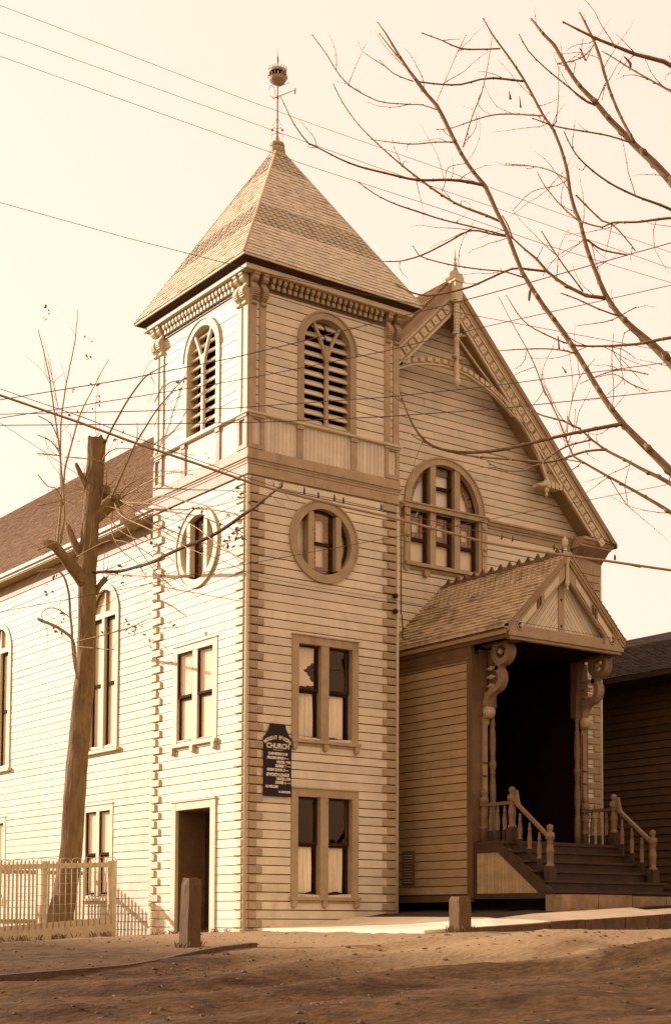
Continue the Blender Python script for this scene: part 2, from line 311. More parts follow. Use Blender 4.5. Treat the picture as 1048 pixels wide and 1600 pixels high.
# curves in world metres: x, y, z, radius
LIMBS=[
[(-2.572,-13.958,-1.874,0.203),(-2.578,-13.932,-0.146,0.193),(-2.646,-13.869,1.026,0.182),(-2.764,-13.77,2.213,0.172),(-2.837,-13.707,3.415,0.155),(-2.839,-13.696,4.634,0.138)],
[(-4.88,-10.18,9.801,0.005),(-4.826,-10.256,9.655,0.009),(-4.74,-10.39,9.358,0.014),(-4.6,-10.594,8.958,0.018),(-4.509,-10.717,8.757,0.021),(-4.445,-10.828,8.485,0.021),(-4.376,-10.952,8.176,0.02),(-4.301,-11.068,7.944,0.02),(-4.235,-11.161,7.789,0.023),(-4.178,-11.275,7.488,0.022),(-4.13,-11.366,7.263,0.022),(-4.096,-11.452,7.004,0.022),(-4.063,-11.529,6.783,0.022),(-4.012,-11.616,6.599,0.024),(-3.943,-11.727,6.379,0.024),(-3.838,-11.891,6.086,0.026),(-3.757,-12.031,5.799,0.026),(-3.663,-12.199,5.444,0.028),(-3.599,-12.308,5.232,0.03),(-3.533,-12.413,5.056,0.032),(-3.446,-12.54,4.88,0.036),(-3.242,-12.841,4.461,0.042),(-3.021,-13.193,3.919,0.054),(-2.847,-13.564,3.136,0.078)],
[(-3.644,-10.485,10.141,0.007),(-3.605,-10.578,9.94,0.01),(-3.516,-10.758,9.614,0.012),(-3.453,-10.893,9.354,0.014),(-3.407,-11.012,9.099,0.014),(-3.366,-11.126,8.846,0.014),(-3.316,-11.239,8.635,0.016),(-3.299,-11.317,8.429,0.016),(-3.297,-11.408,8.145,0.018),(-3.321,-11.477,7.865,0.018),(-3.322,-11.552,7.627,0.021),(-3.309,-11.603,7.507,0.02),(-3.316,-11.699,7.194,0.023),(-3.303,-11.802,6.921,0.022),(-3.278,-11.928,6.612,0.027),(-3.229,-12.056,6.379,0.029),(-3.155,-12.203,6.182,0.035),(-3.007,-12.49,5.829,0.044),(-2.84,-12.908,5.158,0.056),(-2.768,-13.444,3.968,0.075)],
[(-3.839,-10.999,7.639,0.007),(-3.815,-11.052,7.527,0.009),(-3.803,-11.108,7.37,0.009),(-3.731,-11.225,7.222,0.011),(-3.665,-11.329,7.098,0.014),(-3.609,-11.431,6.939,0.016),(-3.5,-11.6,6.757,0.018),(-3.389,-11.765,6.626,0.018),(-3.271,-11.938,6.57,0.02)],
[(-3.882,-11.499,9.541,0.011),(-3.814,-11.597,9.358,0.016),(-3.747,-11.687,9.221,0.018),(-3.679,-11.801,8.95,0.02),(-3.608,-11.912,8.719,0.022),(-3.512,-12.042,8.522,0.027),(-3.44,-12.148,8.329,0.029),(-3.365,-12.251,8.174,0.031),(-3.284,-12.364,7.997,0.033),(-3.109,-12.607,7.636,0.041),(-2.881,-12.971,6.936,0.056),(-2.736,-13.377,5.743,0.076),(-2.823,-13.677,4.274,0.09)],
[(-3.412,-11.727,9.67,0.009),(-3.417,-11.885,9.36,0.014),(-3.438,-12.02,9.067,0.016),(-3.481,-12.147,8.754,0.015),(-3.512,-12.262,8.488,0.015),(-3.536,-12.412,8.18,0.015),(-3.548,-12.589,7.855,0.017)],
[(-4.297,-12.383,8.908,0.008),(-4.062,-12.579,8.735,0.013),(-3.922,-12.697,8.65,0.015),(-3.773,-12.823,8.559,0.017),(-3.458,-13.089,8.382,0.023),(-3.184,-13.318,7.795,0.033),(-3.076,-13.436,6.518,0.05)],
[(-4.858,-10.186,9.678,0.005),(-4.746,-10.32,9.425,0.007),(-4.647,-10.437,9.227,0.007),(-4.55,-10.555,9.007,0.007),(-4.489,-10.63,8.852,0.009)],
[(-4.038,-11.144,6.669,0.003),(-3.99,-11.304,6.341,0.004),(-3.925,-11.518,5.919,0.006),(-3.902,-11.677,5.544,0.007),(-3.867,-11.822,5.247,0.008),(-3.856,-11.944,4.956,0.009),(-3.844,-12.019,4.79,0.01),(-3.797,-12.104,4.719,0.011),(-3.673,-12.327,4.54,0.013),(-3.546,-12.559,4.361,0.015),(-3.352,-12.931,4.046,0.021),(-3.157,-13.375,3.554,0.033)],
[(-3.961,-11.123,5.761,0.003),(-3.858,-11.444,5.407,0.007),(-3.721,-11.765,5.24,0.009),(-3.658,-11.926,5.13,0.01),(-3.619,-12.063,4.984,0.011),(-3.577,-12.196,4.86,0.013),(-3.508,-12.385,4.728,0.014),(-3.454,-12.543,4.61,0.017),(-3.331,-12.917,4.334,0.023),(-3.267,-13.32,3.853,0.031)],
[(-6.178,-10.261,8.507,0.004),(-6.024,-10.29,8.243,0.006),(-5.874,-10.338,8.068,0.007),(-5.803,-10.372,8.043,0.007),(-5.592,-10.47,7.946,0.008),(-5.412,-10.557,7.885,0.01),(-5.173,-10.676,7.84,0.011),(-4.875,-10.827,7.794,0.013),(-4.578,-10.984,7.819,0.014),(-4.398,-11.078,7.815,0.017),(-4.235,-11.161,7.789,0.017)],
[(-5.072,-9.232,10.059,0.005),(-5.017,-9.428,9.76,0.006),(-4.988,-9.571,9.519,0.006),(-4.936,-9.739,9.291,0.007),(-4.835,-9.976,9.078,0.006),(-4.761,-10.14,8.971,0.006),(-4.633,-10.42,8.865,0.006),(-4.57,-10.559,8.816,0.006),(-4.501,-10.719,8.71,0.006)],
[(-4.969,-9.486,9.419,0.005),(-4.913,-9.59,9.171,0.006),(-4.811,-9.749,8.879,0.006),(-4.683,-9.927,8.625,0.007),(-4.555,-10.103,8.396,0.009),(-4.407,-10.304,8.158,0.012),(-4.259,-10.502,7.945,0.012),(-4.132,-10.668,7.796,0.012),(-3.964,-10.886,7.654,0.014),(-3.86,-11.022,7.554,0.014)],
[(-5.096,-10.134,7.985,0.006),(-4.989,-10.273,7.835,0.006),(-4.859,-10.436,7.703,0.007),(-4.71,-10.624,7.59,0.009),(-4.541,-10.837,7.466,0.008),(-4.332,-11.101,7.341,0.008),(-4.128,-11.363,7.211,0.008)],
[(-4.77,-10.071,9.465,0.004),(-4.709,-10.24,9.263,0.006),(-4.614,-10.451,9.111,0.007)],
[(-4.353,-10.237,9.294,0.009),(-4.154,-10.378,9.268,0.009),(-3.985,-10.501,9.268,0.01),(-3.818,-10.626,9.325,0.01),(-3.706,-10.709,9.339,0.012),(-3.536,-10.83,9.319,0.012),(-3.44,-10.898,9.306,0.012)],
[(-4.438,-10.397,9.733,0.006),(-4.23,-10.469,9.694,0.006),(-4.018,-10.54,9.642,0.009),(-3.744,-10.648,9.681,0.009),(-3.599,-10.705,9.712,0.009)],
[(-3.609,-9.649,9.262,0.005),(-3.568,-9.849,9.202,0.005),(-3.497,-10.315,9.145,0.008),(-3.445,-10.626,9.059,0.009),(-3.366,-11.126,8.839,0.009)],
[(-4.648,-9.765,8.757,0.004),(-4.536,-10.299,8.511,0.007),(-4.472,-10.651,8.4,0.007),(-4.424,-10.927,8.296,0.009)],
[(-3.78,-10.772,9.729,0.003),(-3.891,-10.832,9.374,0.004),(-4.034,-10.889,8.978,0.006),(-4.183,-10.914,8.672,0.006),(-4.363,-10.968,8.243,0.007)],
[(-4.006,-10.611,9.763,0.003),(-4.128,-10.615,9.537,0.004),(-4.277,-10.631,9.228,0.003),(-4.456,-10.654,8.852,0.004)],
[(-4.097,-11.534,9.286,0.006),(-4.024,-11.599,9.096,0.007),(-3.902,-11.704,8.919,0.007),(-3.803,-11.788,8.798,0.008),(-3.706,-11.872,8.683,0.008),(-3.584,-11.977,8.541,0.01),(-3.511,-12.04,8.489,0.011)],
[(-4.445,-12.102,8.019,0.005),(-4.228,-12.215,7.956,0.007),(-4.002,-12.339,7.929,0.008),(-3.775,-12.463,7.902,0.008),(-3.573,-12.57,7.849,0.009)],
[(-4.706,-12.785,7.505,0.005),(-4.601,-12.802,7.347,0.006),(-4.475,-12.841,7.228,0.008),(-4.264,-12.922,7.093,0.009),(-4.017,-13.028,6.993,0.01),(-3.616,-13.205,6.86,0.015),(-3.174,-13.365,6.517,0.021)],
[(-3.189,-10.344,8.69,0.005),(-3.204,-10.723,8.504,0.006),(-3.226,-11.045,8.319,0.007),(-3.275,-11.414,8.031,0.009)],
[(-3.208,-10.858,8.38,0.004),(-3.254,-11.024,8.14,0.006),(-3.29,-11.255,7.859,0.007),(-3.307,-11.414,7.685,0.009),(-3.32,-11.595,7.507,0.009)],
[(-4.61,-9.927,7.334,0.006),(-4.495,-10.084,7.308,0.007),(-4.353,-10.293,7.341,0.009),(-4.2,-10.537,7.433,0.009),(-4.07,-10.75,7.515,0.01),(-3.928,-10.946,7.438,0.01),(-3.82,-11.097,7.384,0.011)],
[(-4.782,-10.284,6.935,0.006),(-4.633,-10.422,6.814,0.009),(-4.495,-10.551,6.763,0.01),(-4.341,-10.702,6.785,0.01),(-4.175,-10.869,6.832,0.011),(-4.059,-10.99,6.895,0.011),(-3.874,-11.183,6.992,0.011),(-3.754,-11.297,6.976,0.013),(-3.625,-11.42,6.945,0.014)],
[(-4.97,-10.894,7.039,0.004),(-4.913,-10.927,6.942,0.006),(-4.672,-11.094,6.858,0.007),(-4.407,-11.283,6.808,0.007),(-4.195,-11.434,6.783,0.007),(-4.018,-11.556,6.712,0.008)],
[(-5.492,-11.317,5.356,0.005),(-5.434,-11.323,5.19,0.008),(-5.336,-11.35,4.981,0.011),(-5.217,-11.4,4.833,0.013),(-5.078,-11.475,4.765,0.013),(-4.861,-11.602,4.742,0.016),(-4.59,-11.764,4.777,0.016),(-4.321,-11.93,4.856,0.016),(-4.05,-12.096,4.942,0.016),(-3.778,-12.262,5.016,0.019),(-3.549,-12.403,5.075,0.021)],
[(-4.504,-10.231,5.375,0.006),(-4.43,-10.388,5.252,0.009),(-4.299,-10.65,5.106,0.01),(-4.169,-10.907,5.011,0.01),(-3.982,-11.287,4.916,0.011),(-3.832,-11.6,4.839,0.012),(-3.762,-11.757,4.839,0.012),(-3.658,-12.012,4.879,0.012),(-3.577,-12.196,4.86,0.013)],
[(-3.959,-10.789,5.115,0.006),(-3.944,-10.902,4.972,0.007),(-3.883,-11.082,4.871,0.008),(-3.809,-11.293,4.833,0.008),(-3.763,-11.481,4.881,0.008),(-3.741,-11.598,4.923,0.01),(-3.701,-11.788,4.981,0.01),(-3.624,-12.06,4.99,0.009)],
[(-4.119,-11.36,6.58,0.004),(-4.053,-11.45,6.378,0.006),(-3.983,-11.535,6.247,0.006),(-3.876,-11.656,6.14,0.007),(-3.749,-11.8,6.038,0.008),(-3.664,-11.895,5.994,0.01),(-3.497,-12.087,5.966,0.011),(-3.283,-12.336,5.957,0.014),(-2.929,-12.754,5.96,0.019),(-2.752,-12.998,5.472,0.024)],
[(-4.179,-11.297,6.009,0.004),(-4.011,-11.61,5.97,0.007),(-3.884,-11.846,5.919,0.007),(-3.8,-12.003,5.85,0.008)],
[(-3.705,-11.449,7.337,0.006),(-3.642,-11.515,7.172,0.007),(-3.553,-11.609,6.958,0.008),(-3.485,-11.679,6.815,0.008),(-3.418,-11.748,6.672,0.01)],
[(-3.797,-11.807,6.535,0.006),(-3.64,-11.876,6.491,0.007),(-3.418,-11.972,6.407,0.008),(-3.223,-12.059,6.353,0.01)],
[(-3,-12.089,7.088,0.006),(-3.041,-11.978,7.267,0.007),(-3.097,-11.854,7.436,0.008),(-3.148,-11.767,7.489,0.009),(-3.27,-11.511,7.832,0.01)],
[(-3.626,-11.915,7.289,0.008),(-3.533,-12.136,7.17,0.008),(-3.5,-12.236,7.187,0.011),(-3.407,-12.466,7.131,0.011),(-3.199,-13.003,6.995,0.016),(-3.218,-13.323,6.395,0.021)],
[(-2.45,-11.455,7.43,0.009),(-2.968,-11.591,7.295,0.01),(-3.308,-11.71,7.26,0.011)],
[(-3.271,-12.032,6.177,0.003),(-3.389,-12.114,5.857,0.004),(-3.501,-12.243,5.466,0.004),(-3.599,-12.307,5.22,0.005)],
[(-3.858,-11.719,4.87,0.003),(-3.771,-11.856,4.812,0.005),(-3.691,-11.982,4.769,0.007),(-3.962,-11.914,4.555,0.003)],
[(-3.803,-12.009,5.274,0.003),(-3.801,-11.997,5.115,0.004),(-3.863,-11.933,4.892,0.004)],
[(-3.471,-11.47,9.182,0.003),(-3.381,-11.376,8.94,0.004),(-3.323,-11.276,8.722,0.006),(-3.334,-11.228,8.669,0.006)],
[(-2.727,-11.098,9.951,0.004),(-3.047,-11.391,9.511,0.004),(-3.16,-11.566,9.315,0.006),(-3.502,-11.811,9.214,0.006)],
[(-2.859,-11.418,9.701,0.004),(-3.111,-11.519,9.426,0.006),(-3.376,-11.593,9.226,0.006),(-3.689,-11.673,9.043,0.006),(-3.706,-11.783,8.97,0.003)],
[(-3.641,-12.259,8.912,0.005),(-3.605,-12.398,8.778,0.007),(-3.553,-12.619,8.559,0.008),(-3.447,-13.076,8.135,0.013)],
[(-3.206,-11.837,8.753,0.003),(-3.303,-11.977,8.827,0.004),(-3.497,-12.054,8.535,0.006)],
[(-3.122,-12.036,5.675,0.003),(-3.209,-12.058,5.916,0.004),(-3.222,-12.135,6.155,0.004),(-3.181,-12.184,6.182,0.006)],
[(-3.591,-12.546,4.66,0.003),(-3.601,-12.469,4.423,0.004),(-3.547,-12.458,4.245,0.004),(-3.673,-12.327,4.54,0.005)],
[(-3.983,-11.304,7.532,0.003),(-3.729,-11.324,7.806,0.004),(-3.414,-11.382,7.946,0.004),(-3.292,-11.402,8.03,0.006)],
[(-3.747,-10.33,8.53,0.003),(-4.181,-10.516,8.267,0.004),(-4.403,-10.726,7.951,0.004),(-4.561,-10.862,7.744,0.004)],
[(-3.346,-11.25,6.273,0.003),(-3.618,-11.386,5.962,0.003),(-3.816,-11.543,5.668,0.004),(-3.889,-11.682,5.493,0.005)],
[(-3.318,-11.824,5.963,0.003),(-3.535,-11.81,5.718,0.004),(-3.724,-11.859,5.332,0.004),(-3.861,-11.94,4.956,0.005)],
[(-3.091,-12.165,6.444,0.004),(-3.355,-12.087,6.271,0.006),(-3.529,-12.033,6.213,0.004),(-3.737,-11.97,6.157,0.003)],
[(-3.307,-12.356,5.801,0.003),(-3.425,-12.279,5.896,0.004),(-3.581,-12.168,5.921,0.005)],
[(-3.828,-11.592,6.79,0.003),(-3.65,-11.616,7.031,0.003),(-3.393,-11.683,7.213,0.004),(-3.331,-11.696,7.28,0.006)],
[(-2.478,-11.753,5.829,0.006),(-2.865,-11.885,5.776,0.006),(-3.267,-12.041,5.741,0.004),(-3.694,-12.187,5.57,0.003)],
[(-2.652,-11.931,5.911,0.006),(-3.061,-11.98,5.852,0.006),(-3.384,-12.02,5.735,0.006),(-3.82,-12.091,5.506,0.003)],
[(-3.214,-11.623,5.097,0.003),(-3.5,-11.886,5.172,0.004),(-3.645,-12.044,4.984,0.005)],
]
PODS=[
[(-4.1,-11.708,6.557,0.006),(-4.113,-11.693,6.493,0.016),(-4.115,-11.686,6.416,0.01)],
[(-4.368,-11.68,8.52,0.003),(-4.354,-11.683,8.436,0.013)],
[(-4.282,-11.738,8.469,0.003),(-4.267,-11.739,8.353,0.01)],
[(-3.757,-11.847,5.263,0.003),(-3.711,-11.872,5.167,0.013),(-3.695,-11.882,5.148,0.006)],
[(-3.821,-11.843,5.763,0.003),(-3.781,-11.866,5.693,0.01)],
[(-3.45,-12.374,8.871,0.006),(-3.395,-12.408,8.794,0.016),(-3.397,-12.4,8.73,0.006)],
[(-3.865,-11.837,6.064,0.006),(-3.849,-11.837,5.936,0.01)],
]
TRUNK=[
[(-0.821,5.9,-0.375,0.368),(-0.731,5.9,0.189,0.29),(-0.537,5.9,1.475,0.252),(-0.399,5.9,3.619,0.241),(-0.267,5.9,5.387,0.222),(-0.235,5.9,6.071,0.209),(-0.243,5.9,7.437,0.203),(-0.222,5.9,7.989,0.19),(-0.177,5.9,8.823,0.197),(-0.126,5.9,9.385,0.204),(-0.09,5.9,9.946,0.198),(-0.068,5.9,10.424,0.205)],
]
STUBS=[
[(-0.173,5.9,8.616,0.136),(-0.005,5.733,8.814,0.136),(0.118,5.567,8.963,0.142),(0.24,5.4,9.056,0.135)],
[(-0.3,5.9,7.265,0.149),(-0.55,5.85,7.493,0.134),(-0.813,5.8,7.717,0.114),(-1.102,5.75,7.934,0.1),(-1.297,5.7,7.921,0.079)],
[(-0.247,5.9,7.711,0.095),(-0.41,6.033,8.015,0.088),(-0.499,6.167,8.304,0.075),(-0.528,6.3,8.549,0.061)],
[(-0.042,5.9,7.08,0.054),(-0.031,5.75,7.233,0.061),(0.04,5.6,7.366,0.061)],
[(-0.182,5.9,9.167,0.068),(-0.303,5.967,9.411,0.061),(-0.379,6.033,9.649,0.054),(-0.455,6.1,9.873,0.034)],
[(-0.047,5.9,9.191,0.136),(0.066,5.8,9.284,0.123),(0.075,5.7,9.304,0.109)],
]
SHOOTS=[
[(-1.87,5,12.091,0.01),(-1.592,5.117,11.394,0.016),(-1.38,5.233,10.606,0.02),(-1.214,5.35,10.001,0.023),(-1.075,5.467,9.384,0.026),(-0.948,5.583,8.624,0.027),(-0.967,5.7,7.972,0.033)],
[(-0.419,6.2,13.254,0.008),(-0.508,6.117,12.572,0.014),(-0.685,6.033,11.807,0.017),(-0.857,5.95,10.915,0.02),(-0.925,5.867,10.055,0.023),(-0.93,5.783,8.943,0.027),(-1.039,5.7,7.934,0.033)],
[(-0.383,4.8,11.746,0.007),(-0.458,4.933,11.526,0.01),(-0.675,5.067,11.003,0.013),(-0.82,5.2,10.578,0.02),(-0.933,5.333,9.983,0.023),(-1.005,5.467,9.464,0.026),(-0.974,5.6,8.894,0.027)],
[(-0.453,2.2,10.853,0.012),(-0.428,2.8,10.889,0.019),(-0.313,3.4,10.939,0.022),(-0.347,4,10.673,0.023),(-0.247,4.6,10.503,0.026),(-0.154,5.2,10.304,0.027),(0.08,5.8,10.343,0.027)],
[(-0.401,1.6,10.409,0.012),(-0.314,2.186,10.376,0.015),(-0.362,2.771,10.128,0.019),(-0.321,3.357,9.885,0.022),(-0.218,3.943,9.734,0.023),(-0.078,4.529,9.537,0.026),(-0.059,5.114,9.075,0.033),(0.155,5.7,9.041,0.034)],
[(-2.482,-4.8,6.436,0.018),(-1.879,-3.633,6.719,0.024),(-1.295,-2.467,6.966,0.031),(-0.922,-1.3,7.043,0.035),(-0.847,-0.133,6.935,0.039),(-0.888,1.033,6.911,0.038),(-0.637,2.2,6.999,0.039),(-0.418,3.367,7.118,0.038),(-0.231,4.533,7.276,0.039),(-0.195,5.7,7.475,0.04)],
[(-1.939,4.6,6.088,0.038),(-1.478,4.85,6.055,0.038),(-1.076,5.1,5.985,0.039),(-0.795,5.35,5.858,0.039),(-0.637,5.6,5.444,0.033)],
[(-1.775,5,7.145,0.019),(-1.374,5.117,7.264,0.026),(-1.105,5.233,7.192,0.026),(-0.927,5.35,6.839,0.033),(-0.802,5.467,6.208,0.033),(-0.676,5.583,5.571,0.04),(-0.525,5.7,5.2,0.04)],
[(-1.858,4.9,9.077,0.013),(-1.538,5.133,8.954,0.013),(-1.216,5.367,8.999,0.013),(-0.971,5.6,8.759,0.02)],
[(-1.881,4.9,10.277,0.013),(-1.461,5.2,10.286,0.013),(-1.129,5.5,10.056,0.02)],
[(-1.874,4.9,9.885,0.013),(-1.431,5.25,9.932,0.013),(-1.034,5.6,9.83,0.02)],
[(-1.73,5.2,9.609,0.013),(-1.048,5.6,9.8,0.017)],
[(-0.321,2.9,7.245,0.012),(-0.319,3.833,7.689,0.013),(-0.339,4.767,7.944,0.013),(-0.599,5.7,7.756,0.013)],
[(-1.304,-0.9,6.35,0.008),(-0.999,0.725,6.95,0.012),(-0.77,2.35,7.626,0.015),(-0.468,3.975,8.281,0.019),(0.194,5.6,9.052,0.02)],
[(-1.812,-2.8,6.873,0.008),(-1.333,-1.14,7.175,0.011),(-0.862,0.52,7.688,0.014),(-0.596,2.18,8.235,0.018),(-0.183,3.84,8.494,0.019),(0.263,5.5,9.041,0.027)],
[(-1.326,-0.3,6.184,0.007),(-1.001,1.175,6.425,0.009),(-0.731,2.65,6.762,0.012),(-0.443,4.125,7.104,0.016),(-0.201,5.6,7.482,0.02)],
[(-0.461,2.4,7.374,0.009),(-0.283,3.5,7.691,0.013),(-0.137,4.6,8.14,0.016),(-0.022,5.7,8.804,0.02)],
[(-1.735,-2.6,5.848,0.006),(-1.28,-0.96,6.617,0.011),(-0.764,0.68,7.329,0.012),(-0.516,2.32,8.095,0.015),(-0.336,3.96,8.561,0.019),(0.314,5.6,9.114,0.02)],
[(-1.741,-1.8,7.651,0.006),(-1.144,0.05,8.108,0.008),(-0.689,1.9,8.56,0.012),(-0.165,3.75,8.869,0.016),(0.375,5.6,9.152,0.02)],
[(-0.375,2.9,6.041,0.007),(-0.222,3.833,6.044,0.013),(-0.309,4.767,6.024,0.016),(-0.568,5.7,5.962,0.02)],
[(-0.348,4.4,5.636,0.01),(-0.45,5.05,5.746,0.016),(-0.566,5.7,5.868,0.02)],
[(-0.048,4.4,9.845,0.008),(-0.172,4.867,9.915,0.013),(-0.153,5.333,9.902,0.02),(-0.019,5.8,9.865,0.02)],
[(0.091,4.4,10.409,0.008),(0.228,4.7,10.111,0.013),(0.193,5,10.183,0.01)],
[(-0.88,5.8,9.842,0.01),(-0.716,5.533,9.805,0.013),(-0.259,5.267,9.728,0.013),(-0.154,5,9.437,0.01)],
[(-1.846,4.9,8.453,0.013),(-1.384,5.15,8.654,0.02),(-1.054,5.4,8.834,0.013)],
[(-1.557,5.2,11.628,0.007),(-1.404,5.3,11.29,0.01),(-1.203,5.4,10.689,0.013)],
[(0.581,5,9.502,0.01),(0.387,5.2,9.378,0.013),(0.269,5.4,9.198,0.017),(0.224,5.6,9.058,0.02)],
[(-0.055,3.4,8.028,0.01),(-0.022,4.55,8.548,0.013),(-0.024,5.7,8.941,0.014)],
[(-0.292,3.2,6.863,0.008),(-0.187,3.8,7.313,0.01),(-0.235,4.4,7.686,0.013),(-0.15,5,8.223,0.013),(0.195,5.6,8.956,0.02)],
[(-0.452,1.9,6.295,0.006),(-0.19,3.133,7.056,0.009),(0.037,4.367,7.919,0.013),(0.301,5.6,8.974,0.02)],
[(-1.592,4.9,5.959,0.006),(-1.614,5.167,6.324,0.01),(-1.211,5.433,6.551,0.013),(-0.722,5.7,6.456,0.017)],
[(-1.693,5.2,7.627,0.013),(-1.322,5.4,7.856,0.02),(-1.059,5.6,7.991,0.02)],
]
LEAVES=[
[(-1.489,5.531,12.595),(-1.407,5.662,12.628),(-1.346,5.61,12.749),(-1.457,5.572,12.865),(-1.341,5.676,12.847),(-0.305,5.761,12.446),(-0.379,5.923,12.584),(-0.402,5.707,12.482),(-0.277,5.824,12.134),(-0.285,5.996,12.209),(-0.109,6.275,12.287),(-0.276,5.763,11.525),(-0.007,6.015,11.651),(-0.3,5.792,11.544),(-0.228,5.868,11.553),(-0.144,5.759,11.308),(-0.095,5.765,11.3),(-0.057,5.825,11.221),(-0.154,5.714,11.107),(-0.179,5.711,11.138),(-0.276,5.718,10.991),(-0.093,5.761,11.106),(-0.576,6.02,11.433),(-0.673,6.134,11.459),(-0.49,6.224,11.46),(-0.477,-0.527,7.665),(-0.303,-0.177,8.038),(-0.39,-0.355,7.737),(-0.622,-0.501,7.686),(-0.389,-0.206,7.88),(-0.573,-0.582,7.738),(-0.328,-0.282,7.681),(-0.396,-0.27,7.659),(-0.475,-0.234,7.67),(-0.376,-0.286,7.675),(-0.216,-0.469,7.505),(-0.169,-0.331,7.607),(0.094,0.022,7.701),(-0.349,-0.277,7.083),(-0.497,-0.313,7.036),(-0.323,-0.147,7.105),(-0.209,0.015,7.216),(-0.45,-0.087,6.985),(-0.484,-0.098,6.916),(-0.521,-0.169,6.782),(-0.592,-0.285,6.796),(-0.38,-0.022,6.953),(-0.76,-0.44,6.781),(-0.541,-0.126,6.903),(-0.55,-0.401,6.74),(-0.566,-0.134,6.826),(-0.616,-0.469,6.85),(-0.503,-0.339,6.995),(-0.28,-0.316,6.94),(-0.267,-0.322,6.989),(-0.467,-0.346,6.903),(-0.271,-0.216,7.001),(-0.498,-0.446,6.95),(-0.424,-0.298,7.075),(-0.422,-0.311,6.933),(-0.5,1.096,7.758),(-0.766,0.868,7.588),(-0.585,0.936,7.715),(-0.727,0.837,7.562),(-0.639,1.039,7.688),(-0.472,0.903,7.72),(-0.302,1.092,7.795),(-0.475,0.819,7.636),(-0.254,0.53,7.371),(-0.45,0.46,7.388),(-0.377,0.518,7.406),(-0.331,0.486,7.331),(-0.744,0.035,8.321),(-0.877,0.019,8.45),(-0.848,-0.027,8.361),(0.251,5.67,10.413),(0.106,5.552,10.252),(0.32,5.476,10.315),(-0.084,5.086,10.149),(0.096,5.385,10.266),(0.121,5.163,10.297),(0.292,5.406,10.502),(0.202,5.241,10.28),(-0.532,5.981,10.687),(-0.731,5.872,10.797),(-0.442,6.068,10.976),(-0.258,2.047,10.33),(-0.316,2.029,10.463),(-0.185,1.958,10.56),(-0.177,2.041,10.497),(-0.085,2.118,10.607),(-0.04,1.936,11.019),(-0.153,1.712,10.89),(0.251,2.198,11.074),(0.258,5.53,7.483),(0.23,5.412,7.386),(0.357,5.584,7.677),(0.251,4.912,7.322),(0.166,5.025,7.335),(0.193,5.146,7.217),(0.309,4.791,6.198),(0.556,5.325,6.262),(0.495,5.187,6.131),(0.462,5.101,6.183),(-0.855,5.821,6.375),(-0.924,5.589,6.467),(-0.949,5.479,6.441),(-0.874,5.671,6.399),(-1.113,5.258,6.421),(-1.069,5.439,6.132),(-0.835,5.836,6.12),(-1.222,5.421,6.13),(-1.097,5.56,6.093),(-1.086,5.337,5.997),(-1.192,5.389,6.043),(0.279,4.727,6.225),(0.006,4.613,6.311),(-0.035,4.487,6.248),(-0.014,4.469,6.2),(0.117,4.676,6.066),(-0.087,4.428,6.06),(-0.336,3.693,6.008),(-0.093,3.785,6.033),(-0.201,3.812,5.967),(-0.05,4.096,6.016),(-0.108,4.038,5.964),(-0.058,5.324,6.243),(0.011,5.398,6.187),(0.087,5.802,6.252),(-0.009,3.045,7.862),(0.053,3.162,8.028),(-0.066,3.189,8.036),(-0.176,2.611,7.699),(-0.008,2.495,7.617),(-0.103,2.289,7.726),(-0.412,2.827,7.49),(-0.275,3.109,7.556),(-0.584,2.745,7.57),(-0.476,5.922,10.305),(-0.546,5.828,10.192),(-0.258,-0.997,7.56),(-0.366,-1.173,7.552),(-0.121,-1.027,7.762),(-0.213,-1.112,7.787),(0.149,-0.793,7.876),(0.002,-0.998,7.869),(-0.421,2.018,5.796),(-0.545,1.678,5.674),(-1.073,5.778,7.262),(-1.209,5.5,7.163),(-1.147,5.479,7.243),(-1.219,5.461,7.154),(-1.46,5.299,6.82),(-1.342,5.224,6.829),(-1.363,5.469,6.806),(-1.244,5.713,7.082)],
]
